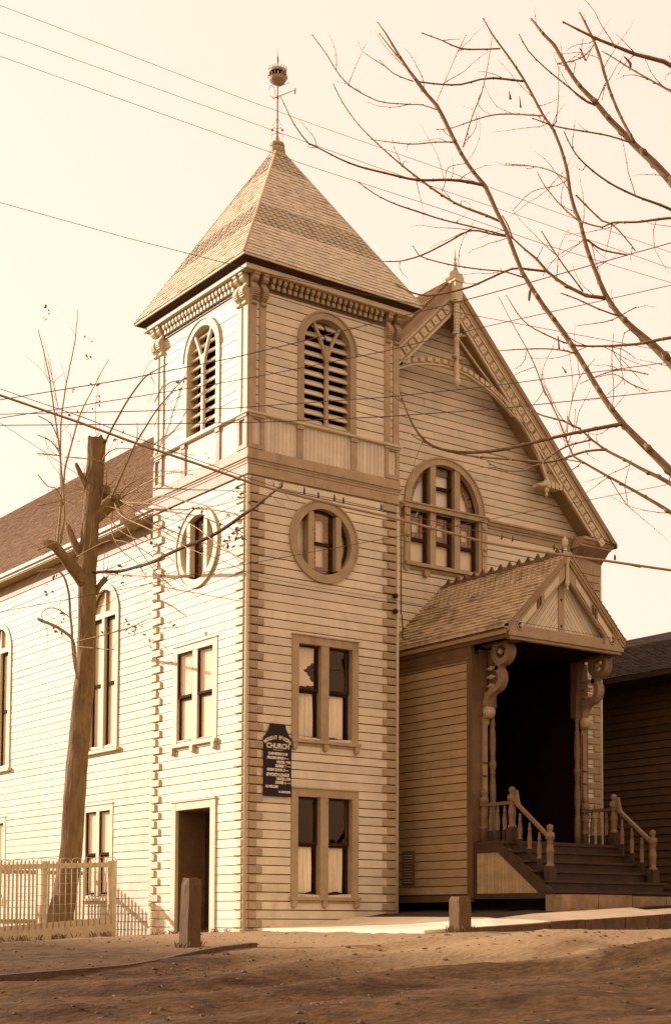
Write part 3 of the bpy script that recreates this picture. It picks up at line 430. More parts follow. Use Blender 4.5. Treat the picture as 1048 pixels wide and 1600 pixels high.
WIRES=[
[(-9.107,-5,11.859,0.004),(-5.728,-5,11.856,0.005),(-3.531,-5,11.854,0.005),(-1.977,-5,11.879,0.005),(0.489,-5,11.953,0.006),(2.563,-5,11.965,0.006),(4.734,-5,12.024,0.006),(12.26,-5,12.227,0.007)],
[(-9.692,-5,11.46,0.004),(-6.456,-5,11.506,0.005),(-3.527,-5,11.547,0.005),(-1.976,-5,11.568,0.006),(0.489,-5,11.62,0.006),(2.561,-5,11.692,0.006),(4.73,-5,11.736,0.007),(12.248,-5,11.89,0.008)],
[(-9.684,-5,11.168,0.005),(-6.45,-5,11.189,0.005),(-3.524,-5,11.208,0.006),(-2.146,-5,11.222,0.006),(0.488,-5,11.309,0.007),(2.558,-5,11.343,0.007),(4.726,-5,11.449,0.007),(12.245,-5,11.819,0.008)],
[(-8.965,-2.5,10.504,0.006),(-5.289,-2.5,10.588,0.007),(-3.807,-2.5,10.622,0.007),(-2.697,-2.5,10.672,0.008),(-1.962,-2.5,10.703,0.008),(-1.225,-2.5,10.739,0.008),(1.438,-2.5,10.96,0.008),(7.431,-2.5,11.565,0.009),(16.014,-2.5,12.43,0.011)],
[(-9.394,-4.5,5.899,0.008),(-6.142,-4.5,7.106,0.009),(-4.825,-4.5,7.594,0.01),(-3.182,-4.5,8.258,0.01),(-2.298,-4.5,8.644,0.01),(0.379,-4.5,9.842,0.011),(1.733,-4.5,10.459,0.012),(5.276,-4.5,12.127,0.013),(13.139,-4.5,15.83,0.015)],
[(-9.388,-4.5,5.698,0.007),(-6.138,-4.5,6.857,0.008),(-4.821,-4.5,7.326,0.008),(-3.178,-4.5,7.92,0.008),(-2.295,-4.5,8.258,0.008),(-0.389,-4.5,9.009,0.009),(1.731,-4.5,9.92,0.009),(5.266,-4.5,11.384,0.01),(13.096,-4.5,14.629,0.012)],
[(-9.399,-4.5,6.1,0.008),(-6.137,-4.5,6.84,0.008),(-4.818,-4.5,7.139,0.009),(-3.174,-4.5,7.526,0.009),(-2.292,-4.5,7.768,0.009),(-0.387,-4.5,8.279,0.01),(1.727,-4.5,8.911,0.01),(5.247,-4.5,10.036,0.011),(13.02,-4.5,12.521,0.013)],
[(-9.397,-4.5,6.006,0.008),(-6.134,-4.5,6.685,0.009),(-4.816,-4.5,6.96,0.01),(-3.172,-4.5,7.315,0.01),(-2.29,-4.5,7.511,0.01),(-0.387,-4.5,7.975,0.011),(1.726,-4.5,8.526,0.011),(5.24,-4.5,9.534,0.012),(12.992,-4.5,11.76,0.015)],
[(-9.182,-4,3.402,0.005),(-5.861,-4,4.41,0.006),(-4.517,-4,4.819,0.006),(-2.841,-4,5.359,0.007),(0.379,-4,6.33,0.007),(2.108,-4,6.86,0.007),(5.759,-4,7.997,0.008),(13.695,-4,10.468,0.01)],
[(-9.047,-3,8.451,0.005),(-5.449,-3,6.896,0.005),(-4.534,-3,6.5,0.006),(-3.466,-3,6.103,0.006),(-2.568,-3,5.759,0.006),(-1.75,-3,5.565,0.006),(0.782,-3,5.542,0.006),(6.946,-3,5.487,0.007)],
]
CABLE=[
[(-9.514,-4.8,7.169,0.016),(-6.274,-4.8,6.796,0.017),(-5.635,-4.8,6.722,0.018),(-4.97,-4.8,6.628,0.018),(-3.975,-4.8,6.515,0.019),(-3.083,-4.8,6.404,0.019),(-2.482,-4.8,6.361,0.019),(-1.572,-4.8,6.327,0.02),(-0.615,-4.8,6.312,0.02),(0.65,-4.8,6.255,0.021),(1.45,-4.8,6.216,0.021),(3.003,-4.8,6.261,0.022),(3.901,-4.8,6.307,0.023),(4.871,-4.8,6.348,0.023),(12.359,-4.8,6.667,0.027)],
[(-9.489,-4.7,7.286,0.005),(-6.231,-4.7,6.918,0.005),(-5.588,-4.7,6.845,0.006),(-4.919,-4.7,6.744,0.006),(-3.917,-4.7,6.605,0.006),(-3.02,-4.7,6.495,0.006),(-2.415,-4.7,6.434,0.006),(-1.5,-4.7,6.449,0.006),(-0.538,-4.7,6.436,0.006),(5.108,-4.7,6.356,0.007)],
]
TIES=[
[(-2.482,-4.8,6.389),(-2.089,-4.8,6.363),(-1.838,-4.8,6.34),(-1.548,-4.8,6.351),(-1.384,-4.8,6.34),(-0.677,-4.8,6.361),(1.765,-4.8,6.285),(2.001,-4.8,6.29),(2.93,-4.8,6.293),(3.121,-4.8,6.278),(3.628,-4.8,6.288),(3.901,-4.8,6.307),(4.365,-4.8,6.33),(0.033,-4.8,6.358)],
]
# ---------------------------------------------------------------- the church
CH = thing('church', (0, 0, 0), 'tall clapboard church with square belfry tower, arched gable window and gabled entrance porch', 'church')
NB = [0]; REST = {}
def siding(F, z0, e, n, L, R_, holes, m='siding', th=.028, gap=.019, single=True, bname='wall_sheathing', key='a', backm='backing'):
    """horizontal boards between bounds L(z), R(z), cut round the openings; sheathing behind"""
    back = MB(); out = []
    for k in range(n):
        za, zb = z0 + k * e + gap, z0 + (k + 1) * e
        def segs(zl):
            lo, hi = L(zl), R_(zl)
            return lo, hi
        zs = [za + (zb - za) * i / 4 for i in range(5)]
        hs = []
        for h in holes:
            iv = [h(z) for z in zs]
            if any(iv):
                cc = [i for i in iv if i][0]; mid = (cc[0] + cc[1]) / 2
                hs.append([i if i else (mid, mid) for i in iv])
        hs.sort(key=lambda q: q[0][0])
        edges = [[L(z) for z in zs]]
        for h in hs: edges += [[i[0] for i in h], [i[1] for i in h]]
        edges.append([R_(z) for z in zs])
        for i in range(0, len(edges), 2):
            a, b = edges[i], edges[i + 1]
            if max(q - p for p, q in zip(a, b)) < .02: continue
            pts = [(p, z) for p, z in zip(a, zs)] + [(max(q, p + .001), z) for p, q, z in list(zip(a, b, zs))[::-1]]
            if b[2] - a[2] > 3.6 and single and backm == 'backing':
                cutx = a[2] + (b[2] - a[2]) * random.uniform(.25, .75); out.append((F, [(p, z) for p, z in zip(a, zs)] + [(cutx - .003, zs[-1]), (cutx - .003, zs[0])], th + random.uniform(-.003, .003), m)); a = [cutx + .003] * 5
                pts = [(p, z) for p, z in zip(a, zs)] + [(max(q, p + .001), z) for p, q, z in list(zip(a, b, zs))[::-1]]
            if all(abs(p - a[0]) < 1e-6 for p in a) and all(abs(q - b[0]) < 1e-6 for q in b):
                w1, w2 = random.uniform(-.004, .003), random.uniform(-.004, .003); pts = [(a[0], za + w1), (a[0], zb), (b[0], zb), (b[0], za + w2)]
            out.append((F, pts, th + random.uniform(-.003, .003), m))
        for s_ in range(4):
            zl, zh = z0 + (k + s_ / 4) * e, z0 + (k + (s_ + 1) / 4) * e; zm = (zl + zh) / 2
            cut = [L(zm)]
            for h in sorted([h(zm) for h in holes if h(zm)]): cut += [h[0], h[1]]
            cut.append(R_(zm))
            for i in range(0, len(cut), 2):
                if cut[i + 1] - cut[i] > .01: back.fb(F, cut[i], cut[i + 1], zl, zh, -.05, 0)
    bo = build(back, bname, backm, CH)
    rest = MB()
    for F_, pts, t, m_ in out:
        if single and NB[0] < 300:
            q = MB().prism(F_, pts, 0, t); build(q, 'clapboard', m_, bo); NB[0] += 1
        else: rest.prism(F_, pts, 0, t)
    if rest.v: build(rest, 'clapboards', m, bo, kind='stuff')
    return bo
def rect(a0, a1, z0, z1): return lambda z: (a0, a1) if z0 <= z <= z1 else None
def circ(ca, cz, r): return lambda z: (ca - math.sqrt(r * r - (z - cz) ** 2), ca + math.sqrt(r * r - (z - cz) ** 2)) if abs(z - cz) < r else None
def arch(ca, r, z0, zs): 
    return lambda z: None if z < z0 or z > zs + r - 1e-6 else ((ca - r, ca + r) if z <= zs else (ca - math.sqrt(r * r - (z - zs) ** 2), ca + math.sqrt(r * r - (z - zs) ** 2)))
K = lambda v: (lambda z: v)
TW = 3.4
Z0 = .048 - .16

# tower walls
fh = [rect(1.03, 2.39, 3.55, 5.34), rect(1.03, 2.39, .66, 2.52), circ(1.66, 7.24, .69)]
lh = [rect(1.03, 2.5, 3.6, 5.34), rect(1.03, 2.47, -1, 2.34), circ(1.715, 7.24, .69)]
siding(TF, Z0, .16, 52, K(0.0), K(TW), fh)
siding(TF, 9.40, .16, 15, K(0.0), K(TW), [arch(1.715, .60, 9.4, 10.96)])
siding(TL, Z0, .16, 52, K(0.0), K(TW), lh, gap=.013)
siding(TL, 9.40, .16, 15, K(0.0), K(TW), [arch(1.62, .60, 9.4, 10.96)], gap=.013)
# hidden tower sides and dark rooms behind the openings
t = MB(); t.box(3.36, 3.4, .06, 3.4, -.4, 12); t.box(.06, 3.4, 3.36, 3.4, -.4, 12); t.box(.02, 3.38, .02, 3.38, 8.22, 9.4)
build(t, 'tower_core', 'siding', CH)
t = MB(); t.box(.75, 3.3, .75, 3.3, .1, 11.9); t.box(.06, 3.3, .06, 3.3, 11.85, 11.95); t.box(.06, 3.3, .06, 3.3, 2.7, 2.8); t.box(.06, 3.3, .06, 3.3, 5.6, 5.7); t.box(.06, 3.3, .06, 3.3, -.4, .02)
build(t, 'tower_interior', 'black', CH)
# porch side wall, gable wall, long side wall
def slope(x): return 13.6 - 1.026 * abs(x - 5.5)
PORCH_F = -1.4
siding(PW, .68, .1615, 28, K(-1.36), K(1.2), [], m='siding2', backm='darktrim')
zt = lambda z: 5.5 - (13.30 - z) / 1.026
zr = lambda z: 5.5 + (13.30 - z) / 1.026
gh_ = [lambda z: arch(5.6, 1.0, 7.52, 8.75)(z)]
siding(GW, 8.74, .1636, 28, lambda z: max(3.3, min(5.49, zt(z))), lambda z: max(5.5, min(10.16, zr(z))), gh_)
siding(GW, 8.74 - .1636 * 14 - .3, .1636, 14, K(3.3), K(10.16), [lambda z: (4.6, 6.6) if 7.52 <= z <= 8.75 else None])
siding(GW, 8.74 - .1636 * 14 - .3 - .1636 * 38, .1636, 38, lambda z: 3.3, K(10.16), [lambda z: (4.15, 7.08) if z < 5.45 else None])
MZ = -.35
mh = [arch(6.95, .68, 3.98, 6.85), rect(6.45, 7.73, .72, 2.6), arch(12.6, .68, 3.98, 6.85), rect(12.1, 13.3, .72, 2.6), arch(18.2, .68, 3.98, 6.85)]
siding(MW, MZ, .1645, 54, K(1.3), K(24), mh, single=False, gap=.013)
t = MB(); t.box(.95, 10.1, 1.55, 23.9, -.5, 8.6); t.box(10.1, 10.19, 1.25, 24, -.5, 8.6)
t.add([(.9, 1.5, 8.5), (10.1, 1.5, 8.5), (5.5, 1.5, 13.2), (.9, 24, 8.5), (10.1, 24, 8.5), (5.5, 24, 13.2)], [(0, 1, 2), (3, 4, 5), (0, 1, 4, 3), (1, 2, 5, 4), (2, 0, 3, 5)])
build(t, 'nave_core', 'black', CH)

# quoins (each a raised block), corner beads
def quoins(F, edge, dirn, long_, short, z0, e, n, par, mt='trim', skip=lambda z: False):
    meL = meS = None
    for k in range(n):
        z = z0 + k * e
        if skip(z): continue
        w_ = long_ if (k + par) % 2 == 0 else short
        a0, a1 = (edge, edge + w_) if dirn > 0 else (edge - w_, edge)
        q = MB(); c = .008; d1 = .072
        zl, zh = z + .014, z + e - .010
        q.hexa([F(a0, zl, .02), F(a1, zl, .02), F(a1, zh, .02), F(a0, zh, .02), F(a0 + c, zl + c, d1), F(a1 - c, zl + c, d1), F(a1 - c, zh - c, d1), F(a0 + c, zh - c, d1)])
        build(q, 'quoin', mt, CH)
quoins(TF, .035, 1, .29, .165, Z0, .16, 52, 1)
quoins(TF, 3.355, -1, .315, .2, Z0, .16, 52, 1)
quoins(TL, .035, 1, .29, .18, Z0, .16, 52, 1, 'trimlight')  # same quoins, lighter colour because this face is sunlit
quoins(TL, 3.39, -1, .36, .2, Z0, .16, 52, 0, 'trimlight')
quoins(GW, 10.15, -1, .42, .22, .3, .1636 * 1.02, 47, 1)
for (x, y, nm, zz) in ((-.02, -.02, 'corner_bead', 8.2), (3.4, -.03, 'corner_bead', 8.2), (10.19, 1.17, 'corner_bead', 8.3)):
    build(MB().lathe((x, y, -.3), [(.032, 0), (.032, zz + .3)], 10), nm, 'trimlight', CH)
build(MB().lathe((3.47, -.06, 6.1), [(.014, 0), (.014, 2.1)], 8), 'conduit', 'darktrim', CH)

# mitred mouldings round the tower
def moulding(name, prof, m, x0=0, x1=TW, y0=0, y1=TW, closed=True):
    q = MB(); n = len(prof); vs = []
    for o_, z in prof:
        vs += [(x0 - o_, y0 - o_, z), (x1 + o_, y0 - o_, z), (x1 + o_, y1 + o_, z), (x0 - o_, y1 + o_, z)]
    fs = [(4 * i + j, 4 * i + (j + 1) % 4, 4 * ((i + 1) % n) + (j + 1) % 4, 4 * ((i + 1) % n) + j) for i in range(n) for j in range(4)]
    q.add(vs, fs); return build(q, name, m, CH)
moulding('belt_cornice', [(-.02, 8.56), (.085, 8.56), (.085, 8.525), (.06, 8.51), (.06, 8.49), (.045, 8.47), (.045, 8.435), (.03, 8.425), (-.02, 8.425)], 'trim')
moulding('belt_frieze', [(-.02, 8.424), (.035, 8.424), (.035, 8.25), (-.02, 8.25)], 'trim')
moulding('balcony_rail', [(-.02, 9.40), (.09, 9.40), (.09, 9.365), (.075, 9.35), (.05, 9.345), (-.02, 9.345)], 'trimlight')
moulding('balcony_base', [(-.02, 8.72), (.045, 8.72), (.05, 8.70), (.05, 8.561), (-.02, 8.561)], 'trim')
moulding('crown_fascia', [(0.0, 12.06), (.20, 12.06), (.216, 12.045), (.216, 11.965), (.2, 11.955), (0.0, 11.955)], 'trimlight')
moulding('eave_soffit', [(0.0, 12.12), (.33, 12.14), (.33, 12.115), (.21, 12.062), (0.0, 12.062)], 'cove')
moulding('frieze_board', [(0.0, 11.954), (.045, 11.954), (.045, 11.925), (.03, 11.92), (.03, 11.735), (.05, 11.73), (.05, 11.70), (0, 11.70)], 'darktrim')  # dark colour paints in the shade behind the dentils
# balcony zone: tongue and groove boards, pedestals
def balcony(F, ped):
    k = 0; a = .02
    while a < 3.38:
        b = min(3.38, a + .088)
        build(MB().fb(F, a + .004, b - .004, 8.72, 9.345, 0, .02), 'beaded_board', 'siding', CH); a = b
    for a0, a1 in ((-.03, .31), (3.09, 3.43)):
        q = MB()
        q.fb(F, a0, a0 + .08, 8.722, 9.343, .021, .06); q.fb(F, a1 - .08, a1, 8.722, 9.343, .021, .06)
        q.fb(F, a0 + .081, a1 - .081, 8.722, 8.80, .021, .06); q.fb(F, a0 + .081, a1 - .081, 9.27, 9.343, .021, .06)
        q.fb(F, a0 - .005, a1 + .005, 9.30, 9.34, .061, .078)
        build(q, 'pedestal', 'trim', CH)
    for a0, a1 in ped:
        q = MB().fb(F, a0, a1, 8.722, 9.343, .021, .05); q.fb(F, a0 - .01, a1 + .01, 9.27, 9.343, .051, .07); build(q, 'baluster_post', 'trim', CH)
balcony(TF, ((1.03, 1.17), (2.27, 2.42))); balcony(TL, ((.93, 1.07), (2.2, 2.34)))
# belfry pilasters and scroll brackets
def bracket_mesh(F, a, w_, z0, z1, dep):
    """console: flat cap, pendant block, ribbed S-scroll, foot"""
    q = MB(); h = z1 - z0
    prof = [(dep * 1.0, z1), (dep * 1.0, z1 - .05 * h), (dep * .85, z1 - .10 * h), (dep * .9, z1 - .17 * h), (dep * .7, z1 - .24 * h), (dep * .4, z1 - .27 * h), (dep * .45, z1 - .33 * h)]
    for i in range(9):
        t = i / 8; prof.append((dep * (.50 + .38 * math.sin(t * PI * .95)), z1 - (.36 + .44 * t) * h))
    prof += [(dep * .35, z0 + .16 * h), (dep * .55, z0 + .12 * h), (dep * .55, z0 + .05 * h), (dep * .25, z0)]
    vs = []; n = len(prof)
    pts = [(0, z1)] + prof + [(0, z0)]
    vs = [F(a, z, d) for d, z in pts] + [F(a + w_, z, d) for d, z in pts]; m_ = len(pts)
    q.add(vs, [tuple(range(m_)), tuple(range(2 * m_ - 1, m_ - 1, -1))] + [(i, (i + 1) % m_, (i + 1) % m_ + m_, i + m_) for i in range(m_)])
    for i in range(7):
        t = (i + .7) / 8; d = dep * (.50 + .38 * math.sin(t * PI * .95)); z = z1 - (.36 + .44 * t) * h
        q.fb(F, a - .006, a + w_ + .006, z - .012, z + .008, d - .04, d + .012)
    return q
for F in (TF, TL):
    for a0, a1 in ((-.02, .12), (.19, .325), (3.075, 3.205), (3.28, 3.42)):
        mt = 'trim' if F is TF else 'trimlight'  # trim colour is lightened on the sunlit face
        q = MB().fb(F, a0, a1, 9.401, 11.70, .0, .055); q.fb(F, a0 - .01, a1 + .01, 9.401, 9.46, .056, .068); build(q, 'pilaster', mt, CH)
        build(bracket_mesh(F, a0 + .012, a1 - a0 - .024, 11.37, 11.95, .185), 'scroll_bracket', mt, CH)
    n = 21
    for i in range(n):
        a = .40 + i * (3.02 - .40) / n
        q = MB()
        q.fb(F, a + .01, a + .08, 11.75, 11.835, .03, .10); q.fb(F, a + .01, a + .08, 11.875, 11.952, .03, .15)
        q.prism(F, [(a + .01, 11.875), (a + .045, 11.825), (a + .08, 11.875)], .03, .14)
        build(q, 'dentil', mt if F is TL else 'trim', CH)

# roof shingles: courses of separate shingles on a plane quad strip
def shingles(q0, P0, dx, dn, up, L, width_fn, expo, sw, scallop=lambda t: False, off_fn=lambda s: 0.0, th=.018, q2=None):
    n = int(L / expo)
    for k in range(n):
        s0 = k * expo; s1 = s0 + expo * 1.25
        lo, hi = width_fn(s0 + expo * .5); sc = scallop(s0 / L); q = q2 if (sc and q2) else q0
        a = lo - (sw * .5 if k % 2 else 0); 
        while a < hi:
            w_ = sw if sc else sw * random.uniform(.8, 1.2)
            b = min(hi, a + w_ - (.006 if sc else .002)); aa = max(a, lo)
            if b - aa > .03:
                t1 = th * random.uniform(.9, 1.6); j = 0 if sc else random.choice((0, 0, 0, 0, 0, -.004, .01)) * random.random()
                def p(x_, s_, t_): return P0 + dx * x_ + up * s_ + dn * (t_ + off_fn(s_))
                if sc:
                    m_ = (aa + b) / 2; pts = [(aa, s1), (aa, s0 + expo * .45), (m_, s0 - expo * .05), (b, s0 + expo * .45), (b, s1)]
                else: pts = [(aa, s1), (aa, s0 + j), (b, s0 + j), (b, s1)]
                m_ = len(pts); vs = [p(x_, s_, t1 if s_ < s1 else .003) for x_, s_ in pts] + [p(x_, s_, 0) for x_, s_ in pts]
                q.add(vs, [tuple(range(m_))] + [(i, i + m_, i + 1 + m_, i + 1) for i in range(m_ - 1)])
            a += w_
# tower pyramid
cx = cy = 1.7; HW = 1.7 + .357; ZE = 12.155; ZA = 15.62
t = MB(); t.add([(cx - HW, cy - HW, ZE), (cx + HW, cy - HW, ZE), (cx + HW, cy + HW, ZE), (cx - HW, cy + HW, ZE), (cx, cy, ZA)] + [(cx - HW, cy - HW, ZE - .035), (cx + HW, cy - HW, ZE - .035), (cx + HW, cy + HW, ZE - .035), (cx - HW, cy + HW, ZE - .035)],
          [(0, 1, 4), (1, 2, 4), (2, 3, 4), (3, 0, 4), (0, 5, 6, 1), (1, 6, 7, 2), (2, 7, 8, 3), (3, 8, 5, 0), (8, 7, 6, 5)])
TR = build(t, 'tower_roof', 'roof', CH)
sl_ = math.hypot(HW, ZA - ZE)
for dx, out in (((1, 0, 0), (0, -1, 0)), ((0, -1, 0), (-1, 0, 0)), ((-1, 0, 0), (0, 1, 0)), ((0, 1, 0), (1, 0, 0))):
    dxv = Vector(dx); ov = Vector(out); upv = (-ov * HW + Vector((0, 0, ZA - ZE))) / sl_; dn = dxv.cross(upv); dn = dn if dn.z > 0 else -dn
    q = MB(); qb = MB(); shingles(q, Vector((cx, cy, ZE)) + ov * HW, dxv, dn, upv, sl_ - .1, lambda s: (-HW * (1 - s / sl_), HW * (1 - s / sl_)), .098, .15, lambda t_: .25 < t_ < .43 or t_ > .78, q2=qb)
    build(qb, 'patterned_shingles', 'roofband', TR, kind='stuff')
    build(q, 'roof_shingles', 'roof', TR, kind='stuff')
for sx, sy in ((-1, -1), (1, -1), (-1, 1), (1, 1)):
    build(MB().tube([(cx + sx * HW, cy + sy * HW, ZE + .005), (cx + sx * .08, cy + sy * .08, ZA - .12)], .026, 6), 'hip_ridge', 'trimlight', TR)
q = MB().box(cx - .19, cx + .19, cy - .19, cy + .19, 15.28, 15.30)
q.lathe((cx, cy, 15.24), [(.22, 0), (.15, .22), (.17, .27), (.17, .33), (.13, .36), (.15, .38), (.16, .41), (.14, .45), (.05, .5), (.03, .6)], 8, smooth=False)
build(q, 'roof_cap', 'trim', TR)
# weathervane
WV = build(MB().lathe((cx, cy, 15.7), [(.022, 0), (.018, .3), (.016, .9), (.03, .93), (.03, .97), (.014, 1.0), (.012, 1.6), (.022, 1.72), (.02, 1.78), (.006, 1.82), (.003, 1.97)], 8), 'weathervane_rod', 'iron', CH)
q = MB(); q.lathe((cx, cy, 16.95), [(.02, -.05), (.07, -.03), (.15, .02), (.19, .09), (.175, .09), (.13, .03), (.02, .0)], 20)
for i in range(18):
    t_ = 2 * PI * i / 18; q.tube([(cx + .18 * math.cos(t_), cy + .18 * math.sin(t_), 17.03), (cx + .2 * math.cos(t_), cy + .2 * math.sin(t_), 17.09)], .011, 4)
build(q, 'crown_bowl', 'iron', WV)
q = MB(); q.lathe((cx, cy, 17.17), [(.17, -.03), (.175, .03), (.165, .03), (.16, -.03)], 20)
for i in range(18):
    t_ = 2 * PI * i / 18; q.tube([(cx + .17 * math.cos(t_), cy + .17 * math.sin(t_), 17.19), (cx + .185 * math.cos(t_), cy + .185 * math.sin(t_), 17.25)], .009, 4)
for i in range(3):
    t_ = 2 * PI * (i / 3 + .1); q.tube([(cx + .18 * math.cos(t_), cy + .18 * math.sin(t_), 17.02), (cx + .17 * math.cos(t_), cy + .17 * math.sin(t_), 17.17)], .008, 4)
build(q, 'crown_ring', 'iron', WV)
q = MB(); v = Vector((.78, -.2, .48)).normalized(); c0 = Vector((cx, cy, 16.66))
q.tube([c0 - v * .12, c0 + v * .42], .009, 5); q.tube([c0 + v * .42 + Vector((.02, 0, .05)), c0 + v * .44, c0 + v * .40 + Vector((.03, 0, -.06))], .016, 5)
q.tube([c0 + Vector((0, 0, .2)) - v * .02, c0 + Vector((0, 0, .2)) + v * .3], .006, 5)
pts = [c0 + Vector((-.10 - .07 * math.cos(a_ / 5), 0.05, .10 + .12 * math.sin(a_ / 5))) for a_ in range(0, 28)]
q.tube(pts, .006, 5); build(q, 'vane_arrow', 'iron', WV)
q = MB()
for s_ in (-1, 1):
    for v in ((.8 * s_, -.6 * s_),):
        d = Vector((v[0], v[1], 0))
        q.lathe(Vector((cx, cy, 15.97)) + d * .1, [(.001, -.03), (.026, -.015), (.026, .015), (.001, .03)], 8)
        q.tube([Vector((cx, cy, 16.0)), Vector((cx, cy, 16.02)) + d * .07, Vector((cx, cy, 15.98)) + d * .1], .007, 5)
        q.tube([Vector((cx, cy, 16.25)), Vector((cx, cy, 16.12)) + d * .05, Vector((cx, cy, 16.05)) + d * .1], .005, 5)
        q.tube([Vector((cx, cy, 15.92)), Vector((cx, cy, 15.86)) + d * .13, Vector((cx, cy, 15.80)) + d * .1], .006, 5)
build(q, 'scrolled_stay', 'iron', WV)

# ---------------------------------------------------------------- windows
def pane(F, a0, a1, z0, z1, d, parent): build(MB().fb(F, a0, a1, z0, z1, d, d + .004), 'pane', 'glass', parent)
def curtain(F, a0, a1, z0, z1, d, parent, name='curtain'):
    q = MB(); n = 72; vs = []
    ph = random.uniform(0, 6)
    for i in range(n + 1):
        t = i / n; w = .014 * math.sin(t * 38 + ph) + .009 * math.sin(t * 67 + ph * 2)
        zb = z0 + .02 * math.sin(t * 5 + ph)
        a = a0 + (a1 - a0) * t
        vs += [F(a, z1, d + w * .6), F(a + .006 * math.sin(t * 9), (z0 + z1) / 2, d + w * 1.4), F(a + .01 * math.sin(t * 7 + ph), zb, d + w)]
    q.add(vs, [(3 * i + k, 3 * i + 3 + k, 3 * i + 4 + k, 3 * i + 1 + k) for i in range(n) for k in (0, 1)], True)
    build(q, name, 'curtain', parent)
def double_window(F, a0, a1, z0, z1, mt, ib, ims, head, zrail, sill=True, content=('', ''), sh=0.0):
    """a0..a1/z0..z1 outer frame, ib side board width, ims mullion span"""
    q = MB(); p = .06 if sh == 0 else .042
    q.fb(F, a0, a0 + ib, z0, z1, -.01, p); q.fb(F, a1 - ib, a1, z0, z1, -.01, p)
    q.fb(F, a0 + ib, a1 - ib, z1 - head, z1, -.01, p - .003)
    q.fb(F, a0 - .015, a1 + .015, z1, z1 + .022, .0, p + .02)
    for a in (a0 + ib - .03, a1 - ib): q.fb(F, a, a + .03, z0 + .05, z1 - head + .03, -.17, -.011)
    q.fb(F, a0 + ib - .03, a1 - ib + .03, z1 - head, z1 - head + .03, -.17, -.011); q.fb(F, a0 + ib - .03, a1 - ib + .03, z0 + .05, z0 + .08, -.17, -.011)
    wn = build(q, 'double_window', mt, CH)
    build(MB().fb(F, ims[0], ims[1], z0 + .05, z1 - head, -.14, p - .012), 'mullion', mt, wn)
    if sill:
        q = MB().fb(F, a0 - .03, a1 + .03, z0 - .01, z0 + .05, -.02, p + .06); q.fb(F, a0 + .03, a1 - .03, z0 - .06, z0 - .012, 0, p); build(q, 'sill', mt, wn)
        for a in (a0, (ims[0] + ims[1]) / 2 - .05, a1 - .1):
            q = MB().fb(F, a, a + .1, z0 - .13, z0 - .011, .03, .105); q.prism(F, [(a + .01, z0 - .13), (a + .05, z0 - .16), (a + .09, z0 - .13)], .03, .08); build(q, 'sill_bracket', mt, wn)
    for i, (b0, b1) in enumerate(((a0 + ib, ims[0]), (ims[1], a1 - ib))):
        zb, zt_ = z0 + .08, z1 - head; s = .035
        for j, (za, zc, d) in enumerate(((zb, zrail, -.12 + sh), (zrail, zt_, -.085 + sh))):
            q = MB(); q.fb(F, b0, b0 + s, za, zc, d, d + .03); q.fb(F, b1 - s, b1, za, zc, d, d + .03)
            q.fb(F, b0 + s, b1 - s, za, za + .05, d, d + .03); q.fb(F, b0 + s, b1 - s, zc - .04, zc, d, d + .03)
            build(q, 'sash', 'sash', wn); pane(F, b0 + s, b1 - s, za + .05, zc - .04, d + .01, wn)
        c = content[i]
        if 'c' in c: curtain(F, b0 + .02, b1 - .08, zb + .06, zrail - .01, -.148, wn)
        if 'B' in c: build(MB().fb(F, b0 + .01, b1 - .01, zb, zt_, -.16 + sh * 1.45, -.155 + sh * 1.45), 'blind', 'blind', wn)
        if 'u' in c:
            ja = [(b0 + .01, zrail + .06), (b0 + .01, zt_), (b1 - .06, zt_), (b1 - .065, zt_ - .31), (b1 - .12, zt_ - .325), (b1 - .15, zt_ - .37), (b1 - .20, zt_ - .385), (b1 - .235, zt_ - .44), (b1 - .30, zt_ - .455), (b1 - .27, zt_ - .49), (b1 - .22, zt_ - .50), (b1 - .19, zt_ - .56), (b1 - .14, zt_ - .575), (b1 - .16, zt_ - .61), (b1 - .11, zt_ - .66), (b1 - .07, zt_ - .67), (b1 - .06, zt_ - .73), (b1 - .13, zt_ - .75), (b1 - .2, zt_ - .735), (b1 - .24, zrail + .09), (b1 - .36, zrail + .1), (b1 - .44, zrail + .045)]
            build(MB().prism(F, ja, -.12, -.115), 'reflection_cutout', 'blind', wn)  # pale cut-out imitates sky and tree reflected in the pane
    return wn
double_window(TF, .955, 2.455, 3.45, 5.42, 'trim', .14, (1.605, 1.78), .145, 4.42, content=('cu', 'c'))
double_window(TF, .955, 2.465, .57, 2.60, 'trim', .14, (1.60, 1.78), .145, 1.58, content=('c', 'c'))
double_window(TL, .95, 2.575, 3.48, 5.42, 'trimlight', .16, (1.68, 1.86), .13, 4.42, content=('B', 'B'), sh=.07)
double_window(MW, 6.38, 7.8, .66, 2.70, 'trimlight', .13, (7.03, 7.17), .14, 1.6, sill=False, content=('B', 'B'), sh=.07)
build(MB().fb(MW, 6.33, 7.85, .60, .655, 0, .14), 'sill', 'trimlight', CH)
double_window(MW, 12.03, 13.37, .66, 2.70, 'trimlight', .13, (12.63, 12.77), .14, 1.6, content=('B', 'B'), sh=.07)
